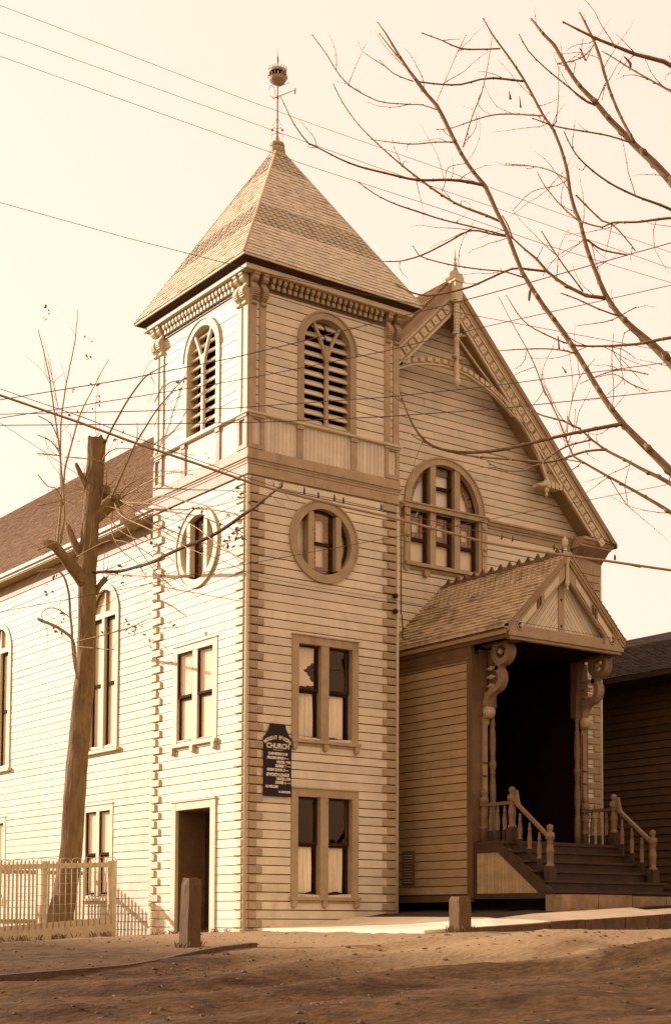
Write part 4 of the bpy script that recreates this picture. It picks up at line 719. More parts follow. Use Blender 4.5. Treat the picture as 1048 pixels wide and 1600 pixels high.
# side door
q = MB(); q.fb(TL, .94, 1.12, -.12, 2.42, -.01, .06); q.fb(TL, 2.385, 2.555, -.12, 2.42, -.01, .06); q.fb(TL, 1.12, 2.385, 2.27, 2.42, -.01, .057); q.fb(TL, .925, 2.57, 2.42, 2.445, 0, .085)
dr = build(q, 'door_frame', 'trimlight', CH)
q = MB(); q.fb(TL, 1.10, 1.13, -.12, 2.27, -.6, -.011); q.fb(TL, 2.37, 2.4, -.12, 2.27, -.6, -.011); q.fb(TL, 1.13, 2.37, 2.25, 2.28, -.6, -.011); build(q, 'door_reveal', 'darktrim', dr)
M['doorwood'] = mat('brown_door_wood', (0.05, 0.024, 0.010), 0.6, 0.25, 4, (1, 1, .3))
q = MB(); q.fb(TL, 1.13, 2.37, -.12, 2.25, -.66, -.62); q.fb(TL, 1.13, 1.95, .35, .62, -.619, -.60); build(q, 'inner_panel', 'doorwood', dr)
build(MB().fb(TL, 1.13, 2.37, -.12, -.03, -.6, .02), 'threshold', 'darktrim', dr)

def round_window(F, ca, cz, mt, dk='sash'):
    q = MB(); q.sector(F, ca, cz, .617, .767, 0, 2 * PI, -.01, .055, 48); q.sector(F, ca, cz, .755, .785, 0, 2 * PI, .0, .075, 48); q.sector(F, ca, cz, .615, .66, 0, 2 * PI, -.15, -.012, 48)
    wn = build(q, 'round_window', mt, CH)
    for a, b in ((ca - .36, ca - .24), (ca + .27, ca + .39)):
        h = math.sqrt(.63 ** 2 - max(abs(a - ca), abs(b - ca)) ** 2) + .02; build(MB().fb(F, a, b, cz - h, cz + h, -.12, .045), 'mullion', mt, wn)
    build(MB().sector(F, ca, cz, .001, .64, 0, 2 * PI, -.16, -.155, 40), 'blind', 'blind', wn)
    q = MB().sector(F, ca, cz, .57, .63, 0, 2 * PI, -.11, -.07, 40)
    q.fb(F, ca - .24, ca + .27, cz - .05, cz + .01, -.12, -.07); q.fb(F, ca + .2, ca + .27, cz - .55, cz + .55, -.12, -.07); q.fb(F, ca - .24, ca - .205, cz - .55, cz + .55, -.12, -.07)  # wider right-hand strip stands in for the shaded reveal
    build(q, 'sash', 'sash', wn)
    for sgn in (-1, 1):
        for i in range(6):
            for z in (cz + .03 + i * .088 if sgn > 0 else cz - .07 - (i + 1) * .088,):
                for a in (ca - .20, ca + .09):
                    if math.hypot(max(abs(a - ca), abs(a + .1 - ca)), z + .04 - cz) < .58: build(MB().fb(F, a + .004, a + .1, z + .004, z + .084, -.105, -.098), 'stained_pane', 'stain', wn)
        for a in (ca - .1, ca - .005): build(MB().fb(F, a + .003, a + .092, cz + sgn * .49 - .04, cz + sgn * .49 + .04, -.105, -.098), 'stained_pane', 'stain', wn)
    build(MB().sector(F, ca, cz, .001, .6, 0, 2 * PI, -.09, -.087, 40), 'pane', 'glass', wn)
round_window(TF, 1.66, 7.24, 'trim'); round_window(TL, 1.715, 7.24, 'trimlight')

def belfry_window(F, ca, mt):
    zs, z0 = 10.96, 9.42; q = MB()
    q.sector(F, ca, zs, .535, .67, 0, PI, -.01, .055, 28); q.sector(F, ca, zs, .655, .69, 0, PI, 0, .075, 28)
    for s_ in (-1, 1): q.fb(F, *sorted((ca + s_ * .535, ca + s_ * .67)), z0 - .02, zs, -.01, .055); q.fb(F, *sorted((ca + s_ * .52, ca + s_ * .555)), z0, zs, -.2, -.012)
    q.sector(F, ca, zs, .52, .555, 0, PI, -.2, -.012, 28); q.fb(F, ca - .67, ca + .67, 9.401, 9.44, -.01, .07)
    wn = build(q, 'belfry_window', mt, CH)
    q = MB().fb(F, ca - .035, ca + .035, z0, 10.95, -.03, .03)
    for s_ in (-1, 1):
        lo, up = [], []
        for i in range(9):
            t = i / 8; a = ca + s_ * (.02 + .30 * t ** 1.4); z = 10.72 + .72 * t - .02 * t * t
            lo.append((a - .028, z)); up.append((a + .028, z))
        q.band(F, lo, up, -.03, .028)
    build(q, 'tracery', mt, wn)
    for i in range(11):
        z = z0 + .02 + i * .187
        if z > zs + .45: break
        hw = .53 if z < zs - .05 else math.sqrt(max(.01, .525 ** 2 - (z + .07 - zs) ** 2))
        for s_ in (-1, 1):
            a0, a1 = sorted((ca + s_ * .03, ca + s_ * hw)); q = MB()
            dz = random.uniform(-.006, .006)
            q.hexa([F(a0, z + dz, -.035), F(a1, z + dz, -.035), F(a1, z + .125, -.135), F(a0, z + .125, -.135), F(a0, z + .012 + dz, -.012), F(a1, z + .012 + dz, -.012), F(a1, z + .137, -.115), F(a0, z + .137, -.115)])
            build(q, 'louver', 'siding', wn)
    build(MB().fb(F, ca - .6, ca + .6, 9.35, 11.6, -.4, -.38), 'belfry_darkness', 'black', wn)  # black sheet stands for the dark behind the louvers
belfry_window(TF, 1.715, 'trim'); belfry_window(TL, 1.62, 'trimlight')

# arched side windows
def arch_window(ca):
    F = MW; zs, z0 = 6.85, 3.9; q = MB()
    q.sector(F, ca, zs, .6, .74, 0, PI, -.01, .06, 28)
    for s_ in (-1, 1): q.fb(F, *sorted((ca + s_ * .6, ca + s_ * .74)), z0, zs, -.01, .06); q.fb(F, *sorted((ca + s_ * .6, ca + s_ * .63)), z0, zs, -.15, -.012)
    q.fb(F, ca - .6, ca + .6, 6.83, 6.95, -.1, .03)
    wn = build(q, 'arched_window', 'trimlight', CH)
    build(MB().fb(F, ca - .06, ca + .06, z0, 6.83, -.12, .045), 'mullion', 'trimlight', wn)
    build(MB().fb(F, ca - .018, ca + .018, 6.95, 7.45, -.08, .0), 'glazing_bar', 'trimlight', wn)
    build(MB().fb(F, ca - .85, ca + .85, z0 - .07, z0, -.01, .13), 'sill', 'trimlight', wn)
    q = MB()
    for b0, b1 in ((ca - .6, ca - .06), (ca + .06, ca + .6)):
        q.fb(F, b0, b0 + .04, z0, 6.83, -.06, -.03); q.fb(F, b1 - .04, b1, z0, 6.83, -.06, -.03); q.fb(F, b0 + .04, b1 - .04, 5.32, 5.39, -.06, -.025); q.fb(F, b0 + .04, b1 - .04, z0, z0 + .07, -.06, -.03); q.fb(F, b0 + .04, b1 - .04, 6.77, 6.83, -.06, -.03)
    build(q, 'sash', 'sash', wn)
    build(MB().fb(F, ca - .6, ca + .6, z0, 7.45, -.07, -.065), 'blind', 'blind', wn)
    build(MB().fb(F, ca - .6, ca + .6, z0, 7.4, -.05, -.046), 'pane', 'glass', wn)
for ca in (6.95, 12.6, 18.2): arch_window(ca)

# great gable window
def gable_window():
    F = GW; ca, zs = 5.6, 8.78; mt = 'trim'; q = MB()
    q.sector(F, ca, zs, .93, 1.07, 0, PI, -.01, .07, 40); q.sector(F, ca, zs, 1.055, 1.09, 0, PI, 0, .09, 40); q.sector(F, ca, zs, .92, .95, 0, PI, -.16, -.012, 40)
    for s_ in (-1, 1): q.fb(F, *sorted((ca + s_ * .93, ca + s_ * 1.0)), 7.5, 8.66, -.16, .06)
    wn = build(q, 'gable_window', mt, CH)
    q = MB().fb(F, 4.46, 6.74, 8.66, 8.78, -.02, .11); q.fb(F, 4.44, 6.76, 8.755, 8.785, .111, .135); build(q, 'transom', mt, wn)
    q = MB().fb(F, 4.5, 6.7, 7.46, 7.53, -.02, .14); q.fb(F, 4.6, 6.6, 7.40, 7.458, 0, .06)
    build(q, 'sill', mt, wn)
    for i in range(28): build(MB().lathe(F(4.68 + i * .068, 7.40, .06), [(.001, -.03), (.022, -.015), (.022, .01), (.01, .03)], 6), 'sill_bead', mt, wn)
    for a in (5.0, 5.95): build(MB().prism(F, [(a, 7.40), (a + .13, 7.40), (a + .13, 7.30), (a + .065, 7.25), (a, 7.30)], 0, .12), 'sill_bracket', mt, wn)
    for a in (5.2, 5.86):
        build(MB().fb(F, a, a + .15, 7.53, 8.66, -.14, .05), 'mullion', mt, wn); h = zs + math.sqrt(.94 ** 2 - (a + .075 - ca) ** 2)
        build(MB().fb(F, a, a + .15, 8.785, h, -.14, .05), 'mullion', mt, wn)
    for a in (4.50, 6.60):      # scrolled side consoles
        q = MB()
        q.prism(F, [(a, 8.655), (a + .13, 8.655), (a + .13, 8.15), (a + .15, 8.1), (a + .14, 8.0), (a + .12, 7.95), (a + .12, 7.55), (a + .14, 7.45), (a + .12, 7.36), (a + .03, 7.34), (a - .01, 7.42), (a, 7.6), (a + .01, 8.0), (a - .02, 8.1)], 0, .09)
        q.lathe(F(a + .07, 8.08, .09), [(.05, 0), (.05, .02), (.02, .035)], 10, F(0, 0, 1) - F(0, 0, 0)); q.fb(F, a + .01, a + .12, 7.93, 7.96, .09, .115); q.fb(F, a + .01, a + .12, 8.5, 8.55, .09, .115)
        build(q, 'side_console', mt, wn)
    # sashes and blinds
    q = MB(); st = []
    bays = ((4.67, 5.2), (5.35, 5.86), (6.01, 6.53))
    for b0, b1 in bays:
        q.fb(F, b0, b0 + .03, 7.53, 8.66, -.11, -.07); q.fb(F, b1 - .07, b1, 7.53, 8.66, -.11, -.06); q.fb(F, b0 + .03, b1 - .07, 8.02, 8.09, -.11, -.06); q.fb(F, b0 + .03, b1 - .07, 7.53, 7.60, -.11, -.07)  # wide dark strip at each bay's right paints the reveal's shade
        q.fb(F, b0 + .03, b1 - .07, 8.61, 8.66, -.11, -.07)
        x0, x1 = b0 + .035, b1 - .075; dx = (x1 - x0) / 4; dz = (8.60 - 8.10) / 4
        for i in range(4):
            for j in range(4):
                if i in (1, 2) and j in (1, 2): continue
                st.append((x0 + i * dx + .006, x0 + (i + 1) * dx - .006, 8.10 + j * dz + .006, 8.10 + (j + 1) * dz - .006))
        q.fb(F, x0 + dx - .008, x0 + dx + .004, 8.09, 8.61, -.105, -.09); q.fb(F, x0 + 3 * dx - .004, x0 + 3 * dx + .008, 8.09, 8.61, -.105, -.09)
    q.sector(F, ca, zs, .90, .945, 0, PI, -.11, -.06, 40); q.fb(F, 5.35, 5.86, 9.2, 9.27, -.11, -.06); q.fb(F, 5.79, 5.86, 8.785, 9.68, -.11, -.06); q.fb(F, 4.7, 5.2, 8.785, 8.84, -.11, -.06); q.fb(F, 6.01, 6.5, 8.785, 8.84, -.11, -.06); q.fb(F, 5.35, 5.79, 8.785, 8.84, -.11, -.06)
    q.fb(F, 5.13, 5.2, 8.84, 9.5, -.11, -.06)
    build(q, 'sash', 'sash', wn)
    for a0, a1, z0, z1 in st: build(MB().fb(F, a0, a1, z0, z1, -.104, -.096), 'stained_pane', 'stain', wn)
    for i in range(14):          # curved border of coloured panes
        t0, t1 = PI * i / 14 + .012, PI * (i + 1) / 14 - .012; am = ca + .8 * math.cos((t0 + t1) / 2)
        if any(abs(am - m_) < .1 for m_ in (5.275, 5.935)) or 5.35 < am < 5.86: continue
        build(MB().sector(F, ca, zs, .76, .9, t0, t1, -.104, -.096, 4), 'stained_pane', 'stain', wn)
    for i in range(4): build(MB().fb(F, 5.36 + i * .108, 5.36 + i * .108 + .1, 9.53, 9.67, -.104, -.096), 'stained_pane', 'stain', wn)
    build(MB().prism(F, [(4.66, 7.53), (6.54, 7.53), (6.54, 8.8)] + [(ca + .93 * math.cos(PI * i / 16), zs + .93 * math.sin(PI * i / 16)) for i in range(1, 16)] + [(4.66, 8.8)], -.16, -.155), 'blind', 'blind', wn)
    build(MB().fb(F, 4.68, 6.52, 7.55, 8.66, -.092, -.088), 'pane', 'glass', wn)
gable_window()

# ---------------------------------------------------------------- main roof and gable trim
YR = .76
def clip(poly, fn):
    out = []
    for i in range(len(poly)):
        a, b = poly[i], poly[(i + 1) % len(poly)]; fa, fb_ = fn(a), fn(b)
        if fa >= 0: out.append(a)
        if fa * fb_ < 0: t_ = fa / (fa - fb_); out.append((a[0] + (b[0] - a[0]) * t_, a[1] + (b[1] - a[1]) * t_))
    return out
def rake(F, sgn, zo, zi, d0, d1, x0, x1, cx_=5.5, k=1.026, zmin=None):
    q = MB(); pts = []
    for x_ in (x0, x1): pts.append((cx_ + sgn * x_, zo - k * x_))
    for x_ in (x1, x0): pts.append((cx_ + sgn * x_, zi - k * x_))
    if zmin is not None: pts = clip(pts, lambda v: v[1] - zmin)
    return q.prism(F, pts, d0, d1)
RF = FR((0, YR, 0), (1, 0, 0), (0, -1, 0))
t = MB()
for s_ in (-1, 1):
    x1 = 4.83
    t.add([(5.5, YR, 13.6), (5.5 + s_ * x1, YR, 13.6 - 1.026 * x1), (5.5 + s_ * x1, 24.3, 13.6 - 1.026 * x1), (5.5, 24.3, 13.6), (5.5, YR, 13.54), (5.5 + s_ * x1, YR, 13.54 - 1.026 * x1), (5.5 + s_ * x1, 24.3, 13.54 - 1.026 * x1), (5.5, 24.3, 13.54)],
          [(0, 1, 2, 3), (4, 5, 6, 7), (0, 1, 5, 4), (1, 2, 6, 5), (2, 3, 7, 6)])
MR = build(t, 'nave_roof', 'roof2', CH)
L_ = 4.83 * math.sqrt(1 + 1.026 ** 2); up = Vector((4.83, 0, 4.83 * 1.026)) / L_
q = MB(); shingles(q, Vector((5.5 - 4.83, 0, 13.6 - 4.83 * 1.026)), Vector((0, 1, 0)), Vector((-1.026, 0, 1)).normalized(), up, L_, lambda s: (YR, 24.3), .13, .16, th=.016)
build(q, 'roof_shingles', 'roof2', MR, kind='stuff')
up2 = Vector((-4.83, 0, 4.83 * 1.026)) / L_
q = MB(); shingles(q, Vector((5.5 + 4.83, 0, 13.6 - 4.83 * 1.026)), Vector((0, 1, 0)), Vector((1.026, 0, 1)).normalized(), up2, L_, lambda s: (YR, 6), .13, .16, th=.016)
build(q, 'roof_shingles', 'roof2', MR, kind='stuff')
for s_ in (-1, 1):
    xe = 4.82
    build(rake(RF, s_, 13.55, 13.40, -.06, .06, 0.02, 4.86, zmin=8.66), 'rake_crown', 'soffit', CH)
    build(rake(RF, s_, 13.40, 13.27, -.06, .035, 0.02, xe - .03, zmin=8.70), 'rake_moulding', 'trim', CH)
    rb = build(rake(RF, s_, 13.27, 12.84, -.05, .0, 0.02, 4.7, zmin=8.722), 'rake_board', 'trim', CH)
    build(rake(RF, s_, 13.27, 13.22, 0, .03, .1, 4.7, zmin=8.724), 'rake_fillet', 'trimlight', rb)
    build(rake(RF, s_, 12.90, 12.83, 0, .03, .1, 4.7, zmin=8.724), 'rake_fillet', 'trimlight', rb)
    # soffit from rake back to the wall
    q = MB(); z_ = 12.90; xs = 4.1
    q.add([(5.5, YR + .05, z_), (5.5 + s_ * xs, YR + .05, z_ - 1.026 * xs), (5.5 + s_ * xs, 1.2, z_ - 1.026 * xs), (5.5, 1.2, z_), (5.5, YR + .05, z_ + .05), (5.5 + s_ * xs, YR + .05, z_ + .05 - 1.026 * xs), (5.5 + s_ * xs, 1.2, z_ + .05 - 1.026 * xs), (5.5, 1.2, z_ + .05)],
          [(0, 1, 2, 3), (4, 5, 6, 7), (0, 1, 5, 4), (1, 2, 6, 5), (2, 3, 7, 6), (3, 0, 4, 7)])
    build(q, 'rake_soffit', 'soffit', CH)
    c = Vector((s_ * 1, 0, -1.026)).normalized(); nrm = Vector((s_ * 1.026, 0, 1)).normalized()
    s = .28
    while s < (6.35 if s_ > 0 else 4.3):
        o_ = Vector((5.5, YR, 13.06)) + c * s
        h = .075
        P = [o_ + c * (-h) + nrm * (-h), o_ + c * h + nrm * (-h), o_ + c * h + nrm * h, o_ + c * (-h) + nrm * h]
        q = MB().hexa([*P, *[p * 1 + Vector((0, -.028, 0)) for p in P]]); q.lathe(o_ + Vector((0, -.028, 0)), [(.03, 0), (.022, .012), (.003, .016)], 8, (0, -1, 0))
        build(q, 'rosette_block', 'trimlight', rb); s += .218
# arched collar with teeth
lo = [(3.42, 11.0), (3.75, 11.2), (4.04, 11.34), (4.4, 11.5), (4.79, 11.61), (5.2, 11.66), (5.57, 11.65), (5.9, 11.6), (6.22, 11.5), (6.5, 11.4), (6.76, 11.27), (7.0, 11.12), (7.17, 11.0)]
up_ = [(3.40, 11.12), (3.75, 11.32), (4.04, 11.47), (4.4, 11.63), (4.79, 11.75), (5.2, 11.80), (5.57, 11.79), (5.9, 11.73), (6.22, 11.62), (6.5, 11.52), (6.76, 11.40), (7.0, 11.26), (7.17, 11.14)]
cb = build(MB().band(RF, lo, up_, -.04, .0), 'collar_arch', 'trim', CH)
for i in range(len(lo) - 1):
    for t_ in (.0, .5):
        a = lo[i][0] + (lo[i + 1][0] - lo[i][0]) * t_; z = lo[i][1] + (lo[i + 1][1] - lo[i][1]) * t_
        m_ = (lo[i + 1][1] - lo[i][1]) / (lo[i + 1][0] - lo[i][0])
        if a > 3.5: build(MB().prism(RF, [(a, z + .035), (a + .11, z + .035 + .11 * m_), (a + .11 - .02 * m_, z + .125 + .11 * m_), (a - .02 * m_, z + .125)], 0, .03), 'collar_tooth', 'trimlight', cb)
build(MB().band(RF, [(a, z - .03) for a, z in lo], lo, -.05, .03), 'collar_lip', 'trimlight', cb)
# pierced lower bracket that hugs the rake, with shelf and drops
for s_ in (1, -1):
    lo = [(7.17, 11.0), (7.4, 10.85), (7.58, 10.65), (7.75, 10.45), (7.88, 10.25), (7.98, 10.05), (8.08, 9.86), (8.14, 9.72)]
    up_ = [(a_, min(12.84 - 1.026 * (a_ - 5.5), 99)) for a_ in (7.28, 7.5, 7.72, 7.92, 8.1, 8.28, 8.44, 8.54)]
    if s_ < 0: continue
    pb = build(MB().band(RF, lo, up_, -.04, .0), 'pierced_bracket', 'trim', CH)
    build(MB().band(RF, lo, [(a_ + .045, z_ + .035) for a_, z_ in lo], 0, .03), 'bracket_rim', 'trimlight', pb)
    for i in range(1, 7):
        a_, z_ = lo[i]; q = MB()
        for k_ in range(2):
            q.prism(RF, [(a_ + .08 + k_ * .1, z_ + .06), (a_ + .13 + k_ * .1, z_ + .10), (a_ + .11 + k_ * .1, z_ + .13), (a_ + .07 + k_ * .1, z_ + .09)], .0, .018)
        build(q, 'fretwork', 'darktrim', pb)
    build(MB().fb(RF, 8.02, 8.62, 9.64, 9.71, -.3, .03), 'bracket_shelf', 'trimlight', pb)
    for i in range(4): build(MB().fb(RF, 8.14 + i * .12, 8.21 + i * .12, 9.60, 9.74, .031, .05), 'shelf_block', 'trimlight', pb)
    q = MB().lathe((8.16, YR + .02, 9.76), [(.05, .02), (.07, -.03), (.07, -.1), (.03, -.13), (.055, -.18), (.045, -.24), (.02, -.27), (.035, -.31), (.001, -.38)], 10); build(q, 'drop_pendant', 'trimlight', pb)
    q = MB().lathe((8.1, YR + .02, 9.64), [(.05, 0), (.035, .05), (.05, .09), (.02, .13), (.035, .17), (.001, .22)], 10, (-1, 0, 0)); build(q, 'side_pendant', 'trimlight', pb)
# king post pendant and finial
prof = [(.001, 11.18), (.03, 11.24), (.075, 11.3), (.08, 11.38), (.05, 11.42), (.06, 11.5), (.05, 11.56), (.065, 11.66), (.05, 11.72), (.05, 11.8), (.06, 11.84), (.055, 12.0), (.05, 12.2)]
z_ = 12.22
while z_ < 13.0: prof += [(.066, z_), (.07, z_ + .03), (.05, z_ + .05)]; z_ += .065
prof += [(.09, 13.02), (.09, 13.06)]
build(MB().lathe((5.5, YR - .10, 0), prof, 10), 'king_post', 'trimlight', CH)
q = MB().box(5.4, 5.6, YR - .18, YR + .02, 13.06, 13.5); q.box(5.37, 5.63, YR - .2, YR + .04, 13.45, 13.5)
kp = build(q, 'apex_block', 'trimlight', CH)
q = MB()
for s_ in (-1, 1):
    q.sector(RF, 5.5 + s_ * .10, 13.58, .0005, .10, 0, 2 * PI, -.055, .105, 14)
q.prism(RF, [(5.36, 13.42), (5.64, 13.42), (5.62, 13.66), (5.55, 13.76), (5.45, 13.76), (5.38, 13.66)], -.04, .08); build(q, 'apex_shell', 'trimlight', kp)
build(MB().lathe((5.5, YR - .05, 13.78), [(.05, -.03), (.05, .0), (.025, .04), (.055, .09), (.025, .13), (.025, .16), (.04, .18), (.018, .25), (.010, .36), (.001, .44)], 10), 'apex_finial', 'trimlight', kp)
q = MB()
for z_ in (12.32, 11.83):
    q.lathe((5.5, YR - .1, z_), [(.05, 0), (.035, .05), (.06, .1), (.02, .15), (.03, .18), (.001, .22)], 8, (.9, -.3, .1)); q.lathe((5.5, YR - .1, z_), [(.05, 0), (.035, .05), (.06, .1), (.001, .16)], 8, (-.9, -.3, .2))
build(q, 'side_knob', 'trim', CH)
q = MB().tube([(5.5, YR - .02, 12.42), (5.62, YR - .02, 12.30), (6.2, YR - .02, 11.8), (6.95, YR - .02, 11.2)], .022, 6); build(q, 'brace', 'trimlight', CH)
# belt cornice across the gable and its return at the right
def xmould(F, a0, a1, prof, name, m, ret=True):
    q = MB(); n = len(prof); vs = [F(a0 - (d if ret else 0), z, d) for d, z in prof] + [F(a1 + (d if ret else 0), z, d) for d, z in prof]
    q.add(vs, [tuple(range(n)), tuple(range(2 * n - 1, n - 1, -1))] + [(i, (i + 1) % n, (i + 1) % n + n, i + n) for i in range(n)]); return build(q, name, m, CH)
pr = [(0, 8.74), (.14, 8.74), (.14, 8.70), (.11, 8.68), (.09, 8.63), (.06, 8.62), (.06, 8.58), (.035, 8.57), (.035, 8.44), (0, 8.44)]
xmould(GW, 6.75, 9.25, pr, 'belt_cornice', 'trim', False); xmould(GW, 3.4, 4.44, pr, 'belt_cornice', 'trim', False)
pr = [(-.3, 8.78), (.44, 8.72), (.44, 8.66), (.40, 8.64), (.37, 8.58), (.34, 8.57), (.34, 8.53), (.30, 8.51), (-.3, 8.51)]
q = MB(); n = len(pr); vs = []
for d, z in pr: vs.append(GW(9.28 - 0 * d, z, d))
for d, z in pr: vs.append(GW(10.02 + max(d, .1) * .66, z, d))
q.add(vs, [tuple(range(n)), tuple(range(2 * n - 1, n - 1, -1))] + [(i, (i + 1) % n, (i + 1) % n + n, i + n) for i in range(n)]); build(q, 'cornice_return', 'trim', CH)
build(MB().add([GW(9.32, 8.51, .30), GW(10.22, 8.51, .30), GW(10.22, 8.24, .03), GW(9.32, 8.34, .03), GW(9.32, 8.51, 0), GW(10.22, 8.51, 0), GW(10.22, 8.24, 0), GW(9.32, 8.34, 0)], [(0, 1, 2, 3), (0, 4, 7, 3), (1, 2, 6, 5), (3, 2, 6, 7), (0, 1, 5, 4), (4, 5, 6, 7)]), 'return_soffit', 'soffit', CH)
build(MB().fb(GW, 9.2, 10.2, 8.0, 8.33, .0, .06), 'corner_frieze', 'trim', CH)
# long side eave
q = MB(); F = MW
q.fb(F, 3.45, 24.3, 8.50, 8.62, 0, .38); q.fb(F, 3.45, 24.3, 8.56, 8.64, .381, .43); build(q, 'side_cornice', 'trimlight', CH)
build(MB().fb(F, 3.45, 24.3, 8.47, 8.499, 0, .36), 'side_soffit', 'soffit', CH)  # brown colour adds to the shadow under the eave
q = MB(); q.fb(F, 3.45, 24.3, 8.16, 8.465, 0, .05); build(q, 'side_frieze', 'trim', CH)  # darker trim colour carries the eave's shadow band
# ---------------------------------------------------------------- entrance porch
XC = 5.55; XL, XR = 4.12, 7.09; YB = -1.4; YQ = -2.43
PF = FR((0, YB, 0), (1, 0, 0), (0, -1, 0)); QF = FR((0, YQ, 0), (1, 0, 0), (0, -1, 0))
q = MB(); q.fb(PF, XL - .03, XL + .17, .62, 5.2, -.1, .03); q.fb(PW, YB - .029, YB + .12, .62, 5.2, -.02, .045)
build(q, 'corner_board', 'darktrim', CH); build(MB().fb(PF, XR - .17, XR + .03, .62, 5.2, -.1, .03), 'corner_board', 'darktrim', CH)
q = MB(); q.fb(PW, YB, 1.2, 5.18, 5.62, -.05, .04); q.fb(PW, YB, 1.2, 5.10, 5.17, -.02, .06); build(q, 'porch_frieze', 'darktrim', CH)
build(MB().fb(PW, YB, 1.2, .55, .67, -.05, .06), 'water_table', 'darktrim', CH)
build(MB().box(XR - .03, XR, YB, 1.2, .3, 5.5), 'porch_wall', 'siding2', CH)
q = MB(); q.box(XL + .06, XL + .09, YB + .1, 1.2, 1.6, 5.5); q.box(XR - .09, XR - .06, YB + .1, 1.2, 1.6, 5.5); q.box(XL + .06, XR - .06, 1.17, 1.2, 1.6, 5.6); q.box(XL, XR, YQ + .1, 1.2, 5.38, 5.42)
q.box(4.2, XR, .9, 1.0, -.3, .6); q.box(XL + .35, XL + .4, -3.2, 1.2, -.3, .6); q.box(XL + .35, XR, -3.25, -3.2, -.3, .6)  # black sheets stand for the shade in the void under the porch
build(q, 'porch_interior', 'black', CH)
build(MB().box(XL + .05, XR - .05, YB - .05, 1.2, 1.62, 1.68), 'porch_floor', 'stairs', CH)
# inner double door in the gloom
q = MB(); q.fb(GW, 4.75, 6.4, 1.68, 4.6, .04, .08); DB = build(q, 'entrance_door', 'doorwood', CH)
for a in (4.85, 5.6):
    for z in (1.85, 2.9, 3.8): build(MB().fb(GW, a, a + .62, z, z + .75, .081, .1), 'door_panel', 'doorwood', DB)
# vent in the side wall
q = MB(); q.fb(PW, .28, .66, .88, 1.56, -.01, .045); vt = build(q, 'wall_vent', 'darktrim', CH)
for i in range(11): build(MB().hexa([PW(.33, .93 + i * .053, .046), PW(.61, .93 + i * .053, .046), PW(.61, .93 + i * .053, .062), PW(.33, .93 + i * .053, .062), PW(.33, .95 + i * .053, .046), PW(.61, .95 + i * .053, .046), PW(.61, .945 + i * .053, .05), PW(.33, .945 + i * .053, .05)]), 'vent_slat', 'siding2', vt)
# roof
HWp = 1.52; ZP = 5.62; ZPA = 7.14; kk = (ZPA - ZP) / HWp
for s_ in (-1, 1):
    q = MB(); a, b = (XC, ZPA), (XC + s_ * HWp, ZP); y0, y1 = YQ - .06, 1.22
    q.add([(a[0], y0, a[1]), (b[0], y0, b[1]), (b[0], y1, b[1]), (a[0], y1, a[1]), (a[0], y0, a[1] - .06), (b[0], y0, b[1] - .06), (b[0], y1, b[1] - .06), (a[0], y1, a[1] - .06)], [(0, 1, 2, 3), (4, 5, 6, 7), (0, 1, 5, 4), (1, 2, 6, 5), (2, 3, 7, 6), (3, 0, 4, 7)])
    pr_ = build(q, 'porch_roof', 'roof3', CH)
    Lp = HWp * math.sqrt(1 + kk * kk); upv = Vector((-s_ * HWp, 0, ZPA - ZP)) / Lp
    q = MB(); shingles(q, Vector((XC + s_ * HWp, 0, ZP)), Vector((0, 1, 0)), Vector((s_ * kk, 0, 1)).normalized(), upv, Lp, lambda s: (YQ - .08, 1.2), .115, .15, lambda t_: t_ > .55, th=.03)
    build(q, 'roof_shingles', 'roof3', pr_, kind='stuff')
    q = MB(); xe = XC + s_ * (HWp - .02)
    x0, x1 = sorted((xe, xe - s_ * .05)); q.box(x0, x1, YQ, 1.18, 5.36, 5.55); x0, x1 = sorted((xe - s_ * .05, xe - s_ * .45)); q.box(x0, x1, YQ + .05, 1.18, 5.44, 5.48)
    build(q, 'eave_fascia', 'darktrim', CH)
    x0, x1 = sorted((xe - s_ * .02, xe + s_ * .05)); build(MB().box(x0, x1, YQ + .0, 1.18, 5.43, 5.50), 'eave_moulding', 'soffit', CH)
# ridge cresting: small tiles with a point
for i in range(13):
    y = 1.12 - i * .265
    q = MB(); h = .0
    for s_ in (-1, 1): q.hexa([(XC, y, ZPA + .0), (XC + s_ * .11, y, ZPA - .09), (XC + s_ * .11, y - .25, ZPA - .09), (XC, y - .25, ZPA), (XC, y, ZPA + .035), (XC + s_ * .12, y, ZPA - .06), (XC + s_ * .12, y - .25, ZPA - .06), (XC, y - .25, ZPA + .035)])
    q.add([(XC - .02, y - .05, ZPA + .02), (XC - .02, y - .2, ZPA + .02), (XC - .02, y - .15, ZPA + .13), (XC + .02, y - .05, ZPA + .02), (XC + .02, y - .2, ZPA + .02), (XC + .02, y - .15, ZPA + .13)], [(0, 1, 2), (3, 4, 5), (0, 1, 4, 3), (1, 2, 5, 4), (2, 0, 3, 5)])
    build(q, 'ridge_tile', 'darktrim', CH)
